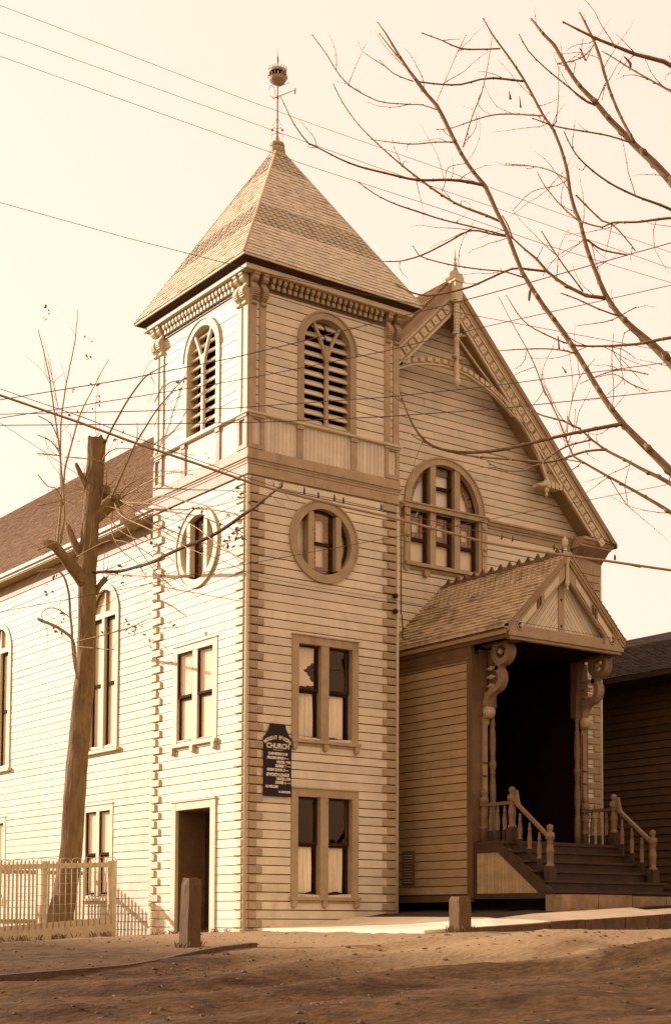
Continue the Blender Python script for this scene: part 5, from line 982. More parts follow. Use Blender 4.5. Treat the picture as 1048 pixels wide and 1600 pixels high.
# front gable
for s_ in (-1, 1):
    def rk(zo, zi, d0, d1, x0, x1, nm, m_, par=CH): return build(rake(QF, s_, zo, zi, d0, d1, x0, x1, XC, kk), nm, m_, par)
    rk(ZPA - .01, ZPA - .10, -.05, .07, .0, HWp, 'porch_rake_crown', 'soffit'); rk(ZPA - .10, ZPA - .16, -.05, .045, .0, HWp - .02, 'porch_rake_moulding', 'trim')
    rk(ZPA - .19, ZPA - .46, -.05, .02, .05, HWp - .22, 'porch_rake_board', 'trim')
    for x0, x1 in ((.22, .60), (.80, 1.18)): rk(ZPA - .25, ZPA - .40, .021, .04, x0, x1, 'raised_panel', 'trimlight')
    for x0 in (.67, .735): rk(ZPA - .24, ZPA - .41, .021, .045, x0, x0 + .03, 'rake_block', 'darktrim')
    rk(ZPA - .16, ZPA - .19, -.05, .0, .05, HWp - .1, 'rake_gap', 'darktrim')
    q = MB().prism(QF, [(XC + s_ * 1.46, 5.46), (XC + s_ * 1.02, 5.46), (XC + s_ * 1.02, 5.7), (XC + s_ * 1.1, 5.78), (XC + s_ * 1.3, 5.72), (XC + s_ * 1.46, 5.55)], -.05, .022)
    q.lathe(QF(XC + s_ * 1.2, 5.6, .022), [(.09, 0), (.085, .02), (.06, .015), (.055, .0), (.025, .0), (.02, .025), (.001, .03)], 14, (0, -1, 0)); build(q, 'corner_rosette', 'trim', CH)
q = MB(); q.fb(QF, XC - 1.47, XC + 1.47, 5.40, 5.47, -.08, .06); q.fb(QF, XC - 1.44, XC + 1.44, 5.345, 5.40, -.08, .02); q.fb(QF, XC - 1.45, XC + 1.45, 5.47, 5.50, -.08, .035); q.fb(QF, XC - 1.0, XC + 1.0, 5.50, 5.62, -.12, -.02)
build(q, 'porch_entablature', 'trim', CH)
# herringbone boarding of the tympanum
TP = FR((0, YQ + .16, 0), (1, 0, 0), (0, -1, 0))
build(MB().prism(TP, [(XC - 1.3, 5.5), (XC + 1.3, 5.5), (XC, ZPA - .2)], -.04, 0), 'tympanum_backing', 'soffit', CH)
def clip(poly, fn):
    out = []
    for i in range(len(poly)):
        a, b = poly[i], poly[(i + 1) % len(poly)]; fa, fb_ = fn(a), fn(b)
        if fa >= 0: out.append(a)
        if fa * fb_ < 0: t_ = fa / (fa - fb_); out.append((a[0] + (b[0] - a[0]) * t_, a[1] + (b[1] - a[1]) * t_))
    return out
for s_ in (-1, 1):
    tb = build(MB().fb(TP, *sorted((XC + s_ * .08, XC + s_ * 1.24)), 5.5, 5.52, 0, .02), 'boarding_strip', 'siding', CH)
    c_ = 0
    for i in range(-2, 26):
        o_ = -0.1 + i * .068; p = []
        # boards run down and outward at 50 degrees
        dx_, dz_ = s_ * -math.cos(math.radians(52)), -math.sin(math.radians(52)); dx_ = -dx_
        ox, oz = XC + s_ * .08, 5.5 + o_ * 1.0 + .2
        w_ = .060
        dx_ = -s_ * abs(dx_); 
        base = (XC + s_ * (.02 + i * .095), 5.45)
        p = [base, (base[0] + s_ * .082, base[1]), (base[0] + s_ * .082 - s_ * 2 * math.cos(math.radians(52)), base[1] + 2 * math.sin(math.radians(52))), (base[0] - s_ * 2 * math.cos(math.radians(52)), base[1] + 2 * math.sin(math.radians(52)))]
        p = clip(p, lambda v: v[1] - 5.5); p = clip(p, lambda v: s_ * (v[0] - XC) - .08) if len(p) > 2 else p
        p = clip(p, lambda v: (ZPA - .22 - kk * abs(v[0] - XC)) - v[1]) if len(p) > 2 else p
        if len(p) > 2: build(MB().prism(TP, p, 0, .016), 'gable_board', 'siding', tb); c_ += 1
q = MB().fb(TP, XC - .075, XC + .075, 5.5, 6.9, 0, .03)
cp = build(q, 'centre_post', 'trim', CH)
for z in (5.78, 6.28): build(MB().prism(TP, [(XC - .03, z), (XC + .03, z), (XC, z - .06)], .03, .036), 'cut_ornament', 'sash', cp)
build(MB().lathe((XC, YQ - .03, 0), [(.001, 6.40), (.03, 6.43), (.03, 6.46), (.015, 6.48), (.05, 6.53), (.05, 6.58), (.03, 6.61), (.04, 6.66), (.04, 6.95), (.055, 6.98), (.055, 7.1), (.075, 7.12), (.075, 7.15)], 10), 'porch_pendant', 'trimlight', CH)
build(MB().lathe((XC, YQ + .02, 7.12), [(.07, 0), (.08, .04), (.035, .06), (.035, .14), (.05, .15), (.05, .17), (.06, .22), (.05, .28), (.02, .31), (.001, .36)], 10), 'porch_finial', 'trimlight', CH)
# pilasters, turned columns, scroll brackets
for a0, s_ in ((4.29, 1), (6.92, -1)):
    q = MB().fb(PF, a0 - .02, a0 + .17, 1.68, 5.3, -.1, .04); pl = build(q, 'porch_pilaster', 'darktrim', CH)
    for z0, z1 in ((2.95, 3.22), (3.27, 3.62), (3.67, 4.0), (2.0, 2.9)):
        pass
    for z0, z1 in ((1.95, 2.88), (2.92, 3.13), (3.17, 4.02)): build(MB().fb(PF, a0 + .02, a0 + .13, z0, z1, .041, .07), 'pilaster_panel', 'porchtrim', pl)
    xc = a0 + .25 if s_ > 0 else a0 - .16
    prof = [(.06, 1.68), (.065, 1.9), (.06, 2.25), (.045, 2.3), (.055, 2.33), (.045, 2.36), (.062, 2.5), (.065, 2.7), (.045, 2.95), (.06, 2.98), (.045, 3.02), (.07, 3.1), (.075, 3.16), (.045, 3.22), (.06, 3.26), (.045, 3.3), (.06, 3.4), (.065, 3.6), (.045, 3.85), (.055, 3.9), (.04, 3.95), (.035, 4.1), (.06, 4.2)]
    build(MB().lathe((xc, YB - .08, 0), prof, 12), 'turned_column', 'turned', CH)
    q = MB().prism(FR((xc, YB, 0), (0, -1, 0), (1, 0, 0)), [(-.02, 4.2), (.12, 4.2), (.12, 4.35), (.2, 5.3), (-.02, 5.3)], -.07, .07); build(q, 'column_head', 'darktrim', CH)
def scroll_bracket(xm):
    F = FR((xm, 0, 0), (0, -1, 0), (1, 0, 0)); w = .085
    q = MB(); q.sector(F, 1.93, 5.20, .13, .235, 0, 2 * PI, -w, w, 28); q.sector(F, 1.93, 5.20, .215, .245, 0, 2 * PI, -w - .01, w + .01, 28)
    wn = build(q, 'scroll_bracket', 'porchtrim', CH)
    q = MB(); q.lathe(F(1.93, 5.20, -.09), [(.001, -.05), (.05, -.02), (.06, .03), (.035, .07), (.035, .12), (.06, .15), (.001, .22)], 10, (1, 0, 0)); q.fb(F, 1.8, 2.06, 5.19, 5.21, -.02, .02); build(q, 'scroll_boss', 'trim', wn)
    # S strip: from ring, bulging forward, back to the pilaster foot
    path = [(1.88, 4.99), (1.80, 4.90)] + [(1.70 + .21 * math.cos(t), 4.72 + .21 * math.sin(t)) for t in [math.radians(d) for d in range(70, -75, -18)]] + [(1.66, 4.50), (1.56, 4.42), (1.51, 4.34), (1.47, 4.22)]
    lo, up = [], []
    for i, (a, z) in enumerate(path):
        b = path[min(i + 1, len(path) - 1)]; c = path[max(i - 1, 0)]; t_ = Vector((b[0] - c[0], b[1] - c[1])).normalized(); n_ = Vector((-t_.y, t_.x)); h = .055
        lo.append((a - n_.x * h, z - n_.y * h)); up.append((a + n_.x * h, z + n_.y * h))
    build(MB().band(F, lo, up, -w, w), 'scroll_strap', 'porchtrim', wn)
    q = MB(); q.lathe(F(1.5, 4.11, -w - .02), [(.001, 0), (.05, 0), (.06, .02), (.105, .02), (.115, .04), (.115, 2 * w), (.105, 2 * w + .02), (.001, 2 * w + .03)], 16, (1, 0, 0)); build(q, 'scroll_roundel', 'trim', wn)
    for z in (4.93, 4.77, 4.60): build(MB().lathe(F(1.44, z, 0), [(.012, 0), (.02, .06), (.045, .12), (.05, .17), (.02, .22), (.015, .27)], 8, (0, -1, 0)), 'turned_peg', 'trim', wn)
    build(MB().prism(F, [(1.44, 4.5), (1.50, 4.45), (1.47, 3.9), (1.43, 3.85)], -.05, .05), 'scroll_tail', 'porchtrim', wn)
    build(MB().prism(F, [(1.42, 5.34), (2.42, 5.34), (2.42, 5.44), (1.42, 5.44)], -.09, .09), 'bracket_head', 'darktrim', wn)
scroll_bracket(4.42); scroll_bracket(6.95)
# stairs: landing, five treads, side strings
ST = MB().box(XL - .02, XR + .05, -2.36, YB, 1.60, 1.66); ST.box(XL + .02, XR, -2.33, YB, 1.42, 1.60)
stair = build(ST, 'stair_landing', 'stairs', CH)
for i in range(1, 6):
    y1 = -2.30 - .255 * (i - 1); y0 = y1 - .28; z = 1.66 - .185 * i
    build(MB().box(XL + .0, XR + .12, y0 - .02, y1, z - .04, z), 'stair_tread', 'stairs', stair)
    build(MB().box(XL + .06, XR + .06, y0 + .03, y0 + .05, z - .185, z - .04), 'stair_riser', 'stairs', stair)
q = MB().prism(PW, [(-1.42, .60), (-3.50, .60), (-3.50, .70), (-2.22, 1.60), (-1.42, 1.60)], -.06, -.02); build(q, 'stair_string', 'darktrim', stair)
q = MB(); F = PW
q.prism(F, [(-1.5, 1.45), (-2.08, 1.45), (-3.14, .71), (-3.46, .71), (-3.46, .76), (-2.22, 1.60), (-1.42, 1.60), (-1.42, .62), (-1.5, .62)], -.02, .012); q.fb(F, -3.46, -1.5, .60, .70, -.02, .012); build(q, 'string_frame', 'stairs', stair)
a = -3.12
while a < -1.5:
    b = min(-1.5, a + .095); zt1 = min(1.45, 1.45 + (a + 2.08) * .7); zt2 = min(1.45, 1.45 + (b + 2.08) * .7)
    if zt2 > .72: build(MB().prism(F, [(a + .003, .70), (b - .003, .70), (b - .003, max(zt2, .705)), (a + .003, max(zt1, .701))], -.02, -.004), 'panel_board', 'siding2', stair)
    a = b
newel = [(.07, 0), (.07, .24), (.082, .25), (.082, .28), (.055, .30), (.062, .34), (.07, .48), (.077, .50), (.077, .52), (.07, .54), (.064, .60), (.05, .67), (.07, .69), (.05, .71), (.085, .73), (.09, .79), (.08, .84), (.035, .86), (.055, .89), (.064, .93), (.055, .975), (.001, 1.0)]
bal = [(.034, .2), (.048, .205), (.048, .22), (.032, .24), (.046, .32), (.044, .42), (.026, .54), (.040, .56), (.026, .58), (.03, .7)]
def railing(xm, nm_mat):
    q = MB().lathe((xm, -1.47, 1.66), newel, 12); q.lathe((xm, -1.47, 2.36), [(.03, -.085), (.03, .085)], 8, (1, .0, 0)); q.lathe((xm, -1.47, 2.36), [(.03, -.085), (.03, .085)], 8, (0, 1, 0))
    r = build(q, 'stair_railing', nm_mat, CH)
    for y, z, nm in ((-2.24, 1.66, 1.0), (-3.22, .92, 1.0)):
        q = MB().lathe((xm, y, z), newel, 12)
        for ax in ((1, 0, 0), (0, 1, 0)): q.lathe((xm, y, z + .775), [(.001, -.095), (.035, -.088), (.035, .088), (.001, .095)], 10, ax)
        build(q, 'newel_post', nm_mat, r); build(MB().box(xm - .082, xm + .082, y - .082, y + .082, z, z + .24), 'newel_base', 'stairs', r)
    build(MB().box(xm - .035, xm + .035, -2.2, -1.5, 2.33, 2.39), 'handrail', 'turned', r)
    pts = [(-2.30, 2.54), (-2.36, 2.50), (-2.38, 2.36), (-2.44, 2.28), (-3.18, 1.70)]; lo = [(a_, z_ - .035) for a_, z_ in pts]; up = [(a_, z_ + .035) for a_, z_ in pts]
    F = FR((xm, 0, 0), (0, 1, 0), (1, 0, 0)); lo[0] = (-2.26, 2.54); up[0] = (-2.26, 2.60); lo[1] = (-2.30, 2.50); up[1] = (-2.37, 2.58); lo[2] = (-2.33, 2.34); up[2] = (-2.41, 2.38)
    build(MB().band(F, lo, up, -.035, .035), 'sloping_handrail', 'turned', r)
    for y in (-1.66, -1.85, -2.04): (build(MB().lathe((xm, y, 1.66), bal[:-1] + [(.022, .68)], 8), 'baluster', nm_mat, r), build(MB().box(xm - .032, xm + .032, y - .032, y + .032, 1.66, 1.865), 'baluster_base', 'stairs', r))
    for i, y in enumerate((-2.45, -2.70, -2.95)): (build(MB().lathe((xm, y, 1.66 - .185 * (i + 1)), bal[:-1] + [(.022, .68)], 8), 'baluster', nm_mat, r), build(MB().box(xm - .032, xm + .032, y - .032, y + .032, 1.66 - .185 * (i + 1), 1.865 - .185 * (i + 1)), 'baluster_base', 'stairs', r))
railing(4.33, 'turned'); railing(6.98, 'turned')
# stone footing at the stair foot
for i, (x0, x1) in enumerate(((4.02, 4.22), (4.24, 4.95), (4.97, 5.8), (5.82, 6.7), (6.72, 7.6), (7.62, 8.6))):
    d = .05 if i == 0 else 0
    build(MB().box(x0, x1, -3.78 - d, -3.42, -.2, .66 + random.uniform(-.01, .01)), 'footing_stone', 'block', CH)
build(MB().box(XL, XR + .1, -3.55, -3.4, .5, .69), 'bottom_riser', 'stairs', stair)

# ---------------------------------------------------------------- notice board
def text(body, size, F, a, z, d, parent, align='CENTER', sx=1.0, rot=0, name='lettering', bold=.0):
    cu = bpy.data.curves.new('t', 'FONT'); cu.body = body; cu.size = size; cu.align_x = align; cu.offset = bold; cu.extrude = 0
    cu.resolution_u = 3
    o = bpy.data.objects.new('t', cu); COL.objects.link(o); bpy.context.view_layer.update()
    me = bpy.data.meshes.new_from_object(o.evaluated_get(bpy.context.evaluated_depsgraph_get())); bpy.data.objects.remove(o)
    b = BASE[parent]; c, s = math.cos(rot), math.sin(rot)
    for v in me.vertices:
        x_, y_ = v.co.x * sx, v.co.y; x2, y2 = x_ * c - y_ * s, x_ * s + y_ * c; p = F(a + x2, z + y2, d); v.co = (p.x - b[0], p.y - b[1], p.z - b[2])
    me.materials.clear(); me.materials.append(M['letters']); return me
NBD = tag(build(MB().prism(TF, [(.33, 2.42), (.92, 2.42), (.92, 3.48), (.87, 3.53), (.83, 3.60), (.80, 3.66), (.79, 3.72), (.46, 3.72), (.45, 3.66), (.42, 3.60), (.38, 3.53), (.33, 3.48)], .055, .085), 'notice_board', 'sign', at=(.62, -.06, 3.0)),
          'black painted notice board with cream service times beside the upper tower window', 'sign')
F = TF; D_ = .088
lines = [('CHURCH', .125, .625, 3.29, 'CENTER', .95), ('CLASS MEETING 10 AM', .062, .625, 3.125, 'CENTER', .66), ('PREACHING SERVICE 11 ~ ~', .062, .625, 3.045, 'CENTER', .60), ('WINTER  7 PM', .066, .90, 2.96, 'RIGHT', .72), ('SUMMER  7  ~ ~', .066, .90, 2.88, 'RIGHT', .72),
         ('SUNDAY SCHOOL 12 ~ ~', .062, .625, 2.80, 'CENTER', .66), ('EPWORTH LEAGUE', .078, .625, 2.715, 'CENTER', .72), ('WINTER  6 PM', .066, .90, 2.63, 'RIGHT', .72), ('SUMMER  6  ~ ~', .066, .90, 2.55, 'RIGHT', .72), ('ALL WELCOME', .062, .36, 2.475 + .0, 'LEFT', .66)]
lines[-1] = ('ALL WELCOME', .06, .36, 2.485, 'LEFT', .66)
lines.append(('C.A. LOVE PASTOR', .046, .90, 2.435, 'RIGHT', .66))
# spread the lines as on the board
zpos = [3.29, 3.17, 3.095, 3.02, 2.95, 2.88, 2.785, 2.715, 2.65, 2.575, 2.49]
for (b_, sz, a_, z_, al, sx_), zz in zip(lines, zpos):
    me = text(b_, sz, F, a_, zz, D_, NBD, al, sx_, bold=.004); o = bpy.data.objects.new('lettering', me); COL.objects.link(o); o.parent = NBD
word = 'METHODIST EPISCOPAL'; n = len(word)
bmt = []
for i, ch in enumerate(word):
    if ch == ' ': continue
    th_ = math.radians(36 - 72 * i / (n - 1)); r_ = .45
    me = text(ch, .085, F, .625 - r_ * math.sin(th_), 3.06 + r_ * math.cos(th_) - .05, D_, NBD, 'CENTER', .62, th_, bold=.004)
    o = bpy.data.objects.new('lettering', me); COL.objects.link(o); o.parent = NBD
for o in list(NBD.children): BASE[o] = BASE[NBD]
build(MB().fb(TF, .52, .73, 3.255, 3.262, .086, .089), 'rule_line', 'letters', NBD)

# ---------------------------------------------------------------- neighbour house
NH = thing('neighbour_house', (13.5, -1, .5), 'dark brown boarded house with shingled roof at the right behind the porch', 'house')
NF = FR((13.2, 0, 0), (0, 1, 0), (-1, 0, 0))
k = 0; z = .2
while z < 6.1:
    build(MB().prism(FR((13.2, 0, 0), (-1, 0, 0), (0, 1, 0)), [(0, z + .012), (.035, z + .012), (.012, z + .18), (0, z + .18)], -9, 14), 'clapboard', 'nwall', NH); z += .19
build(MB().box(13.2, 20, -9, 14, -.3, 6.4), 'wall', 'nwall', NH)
q = MB(); e0 = Vector((12.3, 0, 6.15)); e1 = Vector((15.6, 0, 7.85))
q.add([(12.3, -9.4, 6.10), (12.3, 14, 6.10), (15.6, 14, 7.8), (15.6, -9.4, 7.8), (20.4, 14, 6.1), (20.4, -9.4, 6.1)] + [(12.3, -9.4, 5.98), (12.3, 14, 5.98), (20.4, 14, 5.98), (20.4, -9.4, 5.98)], [(0, 1, 2, 3), (3, 2, 4, 5), (0, 1, 7, 6), (6, 7, 8, 9), (0, 3, 5, 9, 6), (1, 2, 4, 8, 7)])
nr = build(q, 'roof', 'nroof', NH)
L_ = (Vector((15.6, 0, 7.8)) - Vector((12.3, 0, 6.1))).length; up = Vector((3.3, 0, 1.7)).normalized()
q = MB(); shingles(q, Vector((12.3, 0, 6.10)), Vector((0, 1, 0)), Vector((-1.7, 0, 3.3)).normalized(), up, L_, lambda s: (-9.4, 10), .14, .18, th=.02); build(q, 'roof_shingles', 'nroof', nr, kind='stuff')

# ---------------------------------------------------------------- posts by the street
def post(x, y, w, z0, z1, label, tilt=(0, 0), m='post'):
    q = MB(); n = 8; vs = []
    lv = [0, .25, .5, .75, .92, 1.0]
    for i, t_ in enumerate(lv):
        z = z0 + (z1 - z0) * t_; s = w / 2 * (1.06 - .1 * t_) * (.86 if i == 5 else 1)
        for (a, b) in ((-1, -1), (0, -1.03), (1, -1), (1.02, 0), (1, 1), (0, 1), (-1, 1), (-1.03, 0)):
            vs.append((x + a * s * random.uniform(.94, 1.05) + tilt[0] * t_, y + b * s * random.uniform(.94, 1.05) + tilt[1] * t_, z + (random.uniform(-.025, .02) if i == 5 else 0)))
    m_ = len(lv); q.add(vs, [(8 * i + j, 8 * i + (j + 1) % 8, 8 * i + 8 + (j + 1) % 8, 8 * i + 8 + j) for i in range(m_ - 1) for j in range(8)] + [tuple(range(7, -1, -1)), tuple(range(8 * m_ - 8, 8 * m_))])
    o = build(q, 'hitching_post', m, at=(x, y, z0)); tag(o, label, 'post'); return o
post(-3.17, -3.5, .225, -.45, .80, 'tall weathered wooden post standing in front of the open side door', (.03, 0))
post(.66, -5.05, .24, -.2, .56, 'short square stone-like post at the start of the kerb', (0.0, 0))
q = MB().hexa([(-.1, -.62, -.05), (3.3, -.62, .25), (3.3, -.5, .25), (-.1, -.5, -.05), (-.1, -.62, -.01), (3.3, -.62, .29), (3.3, -.5, .29), (-.1, -.5, -.01)])
tag(build(q, 'plank', 'post', at=(1.5, -.55, .1)), 'long thin plank lying aslant on the ground along the tower foot', 'plank')

# ---------------------------------------------------------------- fences at the left
FW = thing('wire_fence', (-2, 5.3, -.2), 'white framed wire fence with looped top and broad base board at the left', 'fence')
YF = 5.3
def fz(x): return -.12 + .082 * x
xs_ = [.13, -1.42, -2.95, -4.48, -6.0, -7.5]
for x in xs_: build(MB().box(x - .07, x + .07, YF - .07, YF + .07, -.8, 1.40 + .03 * x), 'fence_post', 'fence', FW)
for a, b in zip(xs_[1:], xs_):
    for nm, z0, z1, y_ in (('top_rail', 1.27, 1.37, .10), ('base_board', -.10, .24, .09)):
        s = .045 if nm == 'top_rail' else .082
        q = MB(); za0, zb0 = z0 + s * a, z0 + s * b; za1, zb1 = z1 + s * a, z1 + s * b
        if nm == 'base_board': za0, zb0 = za0 - .35, zb0 - .35
        q.hexa([(a, YF - y_ - .0, za0), (b, YF - y_, zb0), (b, YF - y_ + .03, zb0), (a, YF - y_ + .03, za0), (a, YF - y_, za1), (b, YF - y_, zb1), (b, YF - y_ + .03, zb1), (a, YF - y_ + .03, za1)])
        build(q, nm, 'fence', FW)
    q = MB(); n = 12
    for i in range(n):
        x = a + (b - a) * (i + .5) / n; zt_ = 1.36 + .045 * x
        q.tube([(x, YF - .11, .1 + .06 * x), (x, YF - .11, zt_ + .05)], .0075, 4)
        if i % 2 == 0:
            h = (b - a) / n / 2 * 1.8; q.tube([(x + h / 1.0 * (1 - math.cos(t_)) , YF - .11, zt_ + .05 + .07 * math.sin(t_)) for t_ in [PI * j / 6 for j in range(7)]], .0075, 4)
    for z in (.38, .56, .76, .98, 1.18): q.tube([(a, YF - .115, z + .06 * a), (b, YF - .115, z + .06 * b)], .005, 4)
    build(q, 'wire_mesh', 'fence', FW)
PFN = thing('picket_fence', (-2, 7.6, -.2), 'whitewashed picket fence behind the big tree beside the church wall', 'fence')
x = .62; k = 0
while x > -6:
    zt_ = 1.50 + random.uniform(-.02, .02) + .03 * x; w_ = random.uniform(.042, .052)
    build(MB().prism(FR((0, 7.6, 0), (1, 0, 0), (0, -1, 0)), [(x - w_ / 2, -.35), (x + w_ / 2, -.35), (x + w_ / 2, zt_ - .05), (x, zt_), (x - w_ / 2, zt_ - .05)], 0, .02), 'picket', 'fence', PFN); x -= .093
q = MB(); q.box(-6, .62, 7.62, 7.66, 1.17, 1.26); build(q, 'picket_rail', 'fence', PFN); q = MB(); q.box(-6, .62, 7.62, 7.66, .1, .2); build(q, 'picket_rail', 'fence', PFN)
for x in (.1, -2.1, -4.3): build(MB().box(x - .07, x + .07, 7.66, 7.8, -.4, 1.4), 'picket_post', 'fence', PFN)
# ---------------------------------------------------------------- trees
def densify(pts, step):
    """smooth curve through the points, with buds as small swellings"""
    P = [Vector(p[:3]) for p in pts]; R_ = [p[3] for p in pts]; out = []
    for i in range(len(P) - 1):
        p0 = P[max(i - 1, 0)]; p1 = P[i]; p2 = P[i + 1]; p3 = P[min(i + 2, len(P) - 1)]
        n = max(1, int((p2 - p1).length / step))
        for j in range(n):
            t = j / n; t2, t3 = t * t, t * t * t
            q = .5 * ((2 * p1) + (-p0 + p2) * t + (2 * p0 - 5 * p1 + 4 * p2 - p3) * t2 + (-p0 + 3 * p1 - 3 * p2 + p3) * t3)
            out.append((q.x, q.y, q.z, R_[i] + (R_[i + 1] - R_[i]) * t))
    out.append((*P[-1], R_[-1])); return out
def buds(q, pts, gap, s=1.0):
    acc = gap * random.random()
    for a, b in zip(pts, pts[1:]):
        A, B = Vector(a[:3]), Vector(b[:3]); L = (B - A).length; acc += L
        if acc > gap and L > 1e-5:
            acc = random.uniform(-.3, .3) * gap; r = max(a[3] * 1.15, a[3] + .004) * s; d = (B - A).normalized()
            side_ = d.orthogonal().normalized() * random.choice((-1, 1)) * a[3] * .5
            q.lathe(A + side_, [(a[3] * .6, -r * 1.4), (r, 0), (a[3] * .6, r * 1.4)], 5, d)
RT = thing('bare_tree', (-2.57, -13.95, -1.6), 'leafless tree whose long budded branches reach in from the right', 'tree')
build(MB().tube(densify(LIMBS[0], .3), .1, 12), 'trunk', 'bark', RT)
for i, p in enumerate(LIMBS[1:]):
    thick = i < 9
    d = densify(p, .12 if thick else .08); q = MB(); q.tube(d, .01, 8 if thick else 5); buds(q, d, .17 if thick else .14)
    build(q, 'limb' if thick else 'branch', 'twig', RT)
def twiglets(q, p, rr, n, L0, L1, r0, lift=.15, keep=lambda A: True):
    d = densify(p, .1)
    for k_ in range(n):
        j = rr.randrange(1, len(d)); A = Vector(d[j][:3]); par = (A - Vector(d[j - 1][:3]))
        if par.length < 1e-6 or not keep(A): continue
        par.normalize()
        if d[j][3] > d[0][3]: par = -par
        v = (par * rr.uniform(.5, 1.1) + Vector((rr.gauss(0, .6), rr.gauss(0, .6), rr.gauss(0, .6)))).normalized(); L = rr.uniform(L0, L1); pos = A.copy(); pts = [(*pos, min(r0, d[j][3] * .8))]; n_ = 9
        bend = Vector((rr.gauss(0, .22), rr.gauss(0, .22), rr.gauss(lift, .2)))
        for s_ in range(n_):
            v = (v + bend * .28 + Vector((rr.gauss(0, .10), rr.gauss(0, .10), rr.gauss(0, .10)))).normalized(); pos = pos + v * L / n_; pts.append((*pos, min(r0, d[j][3] * .8) * (1 - .085 * s_)))
        q.tube(pts, .003, 4); buds(q, pts, .1)
q = MB(); rr = random.Random(5)
for p in LIMBS[2:]:
    L_p = sum((Vector(a[:3]) - Vector(b[:3])).length for a, b in zip(p, p[1:]))
    twiglets(q, p, rr, max(1, int(L_p * 2.2)), .2, .75, .0042, .1, lambda A: A.x < 0.5 and A.z > 3.0)
build(q, 'fine_twigs', 'twig', RT, kind='stuff')
for p in PODS: build(MB().tube(densify(p, .03), .01, 5), 'seed_pod', 'leaf', RT)
LT = thing('pollarded_tree', (-.85, 5.9, -.2), 'pollarded street tree with sawn-off trunk and thin shoots beside the white side wall', 'tree')
tr = densify(TRUNK[0], .09); rr = random.Random(3)
q = MB(); n = 40; vs = []; P = [Vector(p[:3]) for p in tr]
for i, p in enumerate(tr):
    for j in range(n):
        t = 2 * PI * j / n; f = .92 + .35 * max(0, 1 - (p[2] + .3) / .9) ** 2 + .12 * NZ.noise(Vector((math.cos(t) * 1.6, math.sin(t) * 1.6, p[2] * .9))) + .07 * NZ.noise(Vector((math.cos(t) * 9, math.sin(t) * 9, p[2] * 1.6))) + .06 * NZ.noise(Vector((math.cos(t) * 6, math.sin(t) * 6, p[2] * 3)))
        if i == len(tr) - 1: f *= 1.02
        vs.append((p[0] + math.cos(t) * p[3] * f, p[1] + math.sin(t) * p[3] * f, p[2] + (.10 * NZ.noise(Vector((t * 2, 0, 7))) if i == len(tr) - 1 else 0)))
m_ = len(tr); q.add(vs, [(i * n + j, i * n + (j + 1) % n, (i + 1) * n + (j + 1) % n, (i + 1) * n + j) for i in range(m_ - 1) for j in range(n)], True); q.add([vs[(m_ - 1) * n + j] for j in range(n)], [tuple(range(n))])
build(q, 'trunk', 'bark', LT)
for p in STUBS:
    d = densify(p, .08); d = [(a, b, c, r * (1 + .12 * NZ.noise(Vector((c * 4, a * 4, 1))))) for a, b, c, r in d]; build(MB().tube(d, .1, 10), 'sawn_stub', 'bark', LT)
for p in SHOOTS:
    d = densify(p, .12); d = [(a + .015 * NZ.noise(Vector((c * 3, 1, 0))), b, c + .015 * NZ.noise(Vector((a * 3, b, 5))), r * .85) for a, b, c, r in d]
    q = MB().tube(d, .01, 5); buds(q, d, .3, .8); build(q, 'shoot', 'twigdark' if p is SHOOTS[5] else 'twig2', LT)
q = MB()
for p in SHOOTS: twiglets(q, p, rr, 4, .25, .9, .005, .12)
for p in STUBS: twiglets(q, [(*v[:3], .02) for v in p], rr, 6, .4, 1.4, .007, .22)
twiglets(q, [(*v[:3], .02) for v in TRUNK[0][4:]], rr, 9, .4, 1.4, .007, .2)
build(q, 'fine_twigs', 'twig2', LT, kind='stuff')
q = MB()
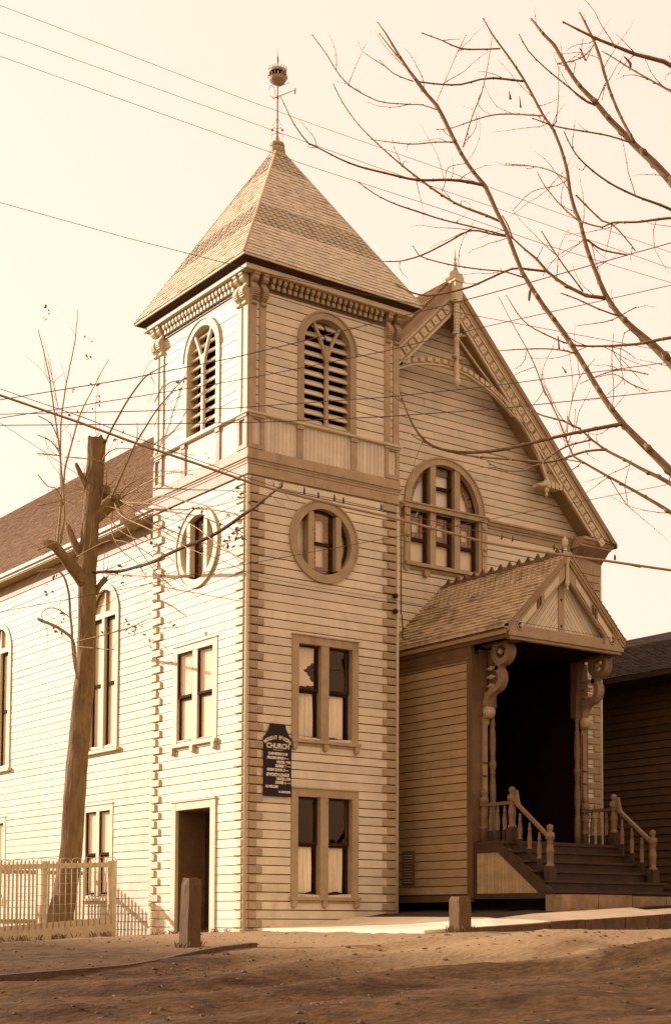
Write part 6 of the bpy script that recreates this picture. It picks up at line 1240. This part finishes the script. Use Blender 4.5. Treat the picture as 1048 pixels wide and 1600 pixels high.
for l in LEAVES[0]:
    c = Vector(l); a = Vector((rr.uniform(-1, 1), rr.uniform(-1, 1), rr.uniform(-1, .3))).normalized(); b = a.orthogonal().normalized(); n_ = a.cross(b); s = rr.uniform(.035, .075)
    q.add([c - a * s, c - a * s * .2 + b * s * .55 + n_ * .015, c + a * s, c - a * s * .2 - b * s * .55 - n_ * .01, c + a * s * .35 + b * s * .3, c + a * s * .3 - b * s * .35], [(0, 1, 4, 2), (0, 2, 5, 3)])
build(q, 'dead_leaves', 'leaf', LT, kind='stuff')

# ---------------------------------------------------------------- overhead wires
wl = ['thin wire crossing the sky just above the weathervane base, topmost', 'thin wire crossing the sky behind the weathervane scrolls', 'thin wire passing in front of the tower roof cap', 'thin wire sagging across the lower tower roof',
      'wire rising to the right past the belfry cornice, highest of the belfry wires', 'wire rising to the right across the middle of the belfry windows', 'wire crossing the lower louvers of both belfry windows', 'wire level with the belfry window sills, lowest of the belfry wires',
      'thin wire rising to the right from the round front window to the right eave', 'thin wire sloping down across the side round window']
for w_, lb in zip(WIRES, wl):
    mid = w_[len(w_) // 2]
    tag(build(MB().tube([(a, b, c, r * .7) for a, b, c, r in densify(w_, 1.2)], .004, 5), 'overhead_wire', 'wire', at=tuple(mid[:3])), lb, 'wire', 'overhead wires in front of the church')
c0 = CABLE[0]; co = build(MB().tube(densify(c0, .5), .03, 8), 'overhead_cable', 'cable', at=tuple(c0[5][:3])); tag(co, 'thick pale telephone cable slung across the church front', 'cable')
build(MB().tube(densify(CABLE[1], .5), .006, 5), 'messenger_wire', 'wire', co)
for p in TIES[0]:
    q = MB().lathe(Vector(p) + Vector((0, 0, .03)), [(.012, 0), (.02, .02), (.018, .07), (.006, .1)], 6); build(q, 'cable_tie', 'wire', co)
# lead-in insulators on the tower corner
for z in (6.42, 6.12):
    q = MB().lathe(TF(3.28, z, .05), [(.02, 0), (.03, .03), (.05, .05), (.05, .1), (.02, .12)], 8, (0, -1, 0)); build(q, 'insulator', 'sash', CH)
q = MB().tube([(3.47, -.08, 6.1), (3.50, -.08, 5.8), (3.46, -.1, 5.65), (3.55, -.08, 5.6)], .012, 5); build(q, 'lead_in_wire', 'sash', CH)
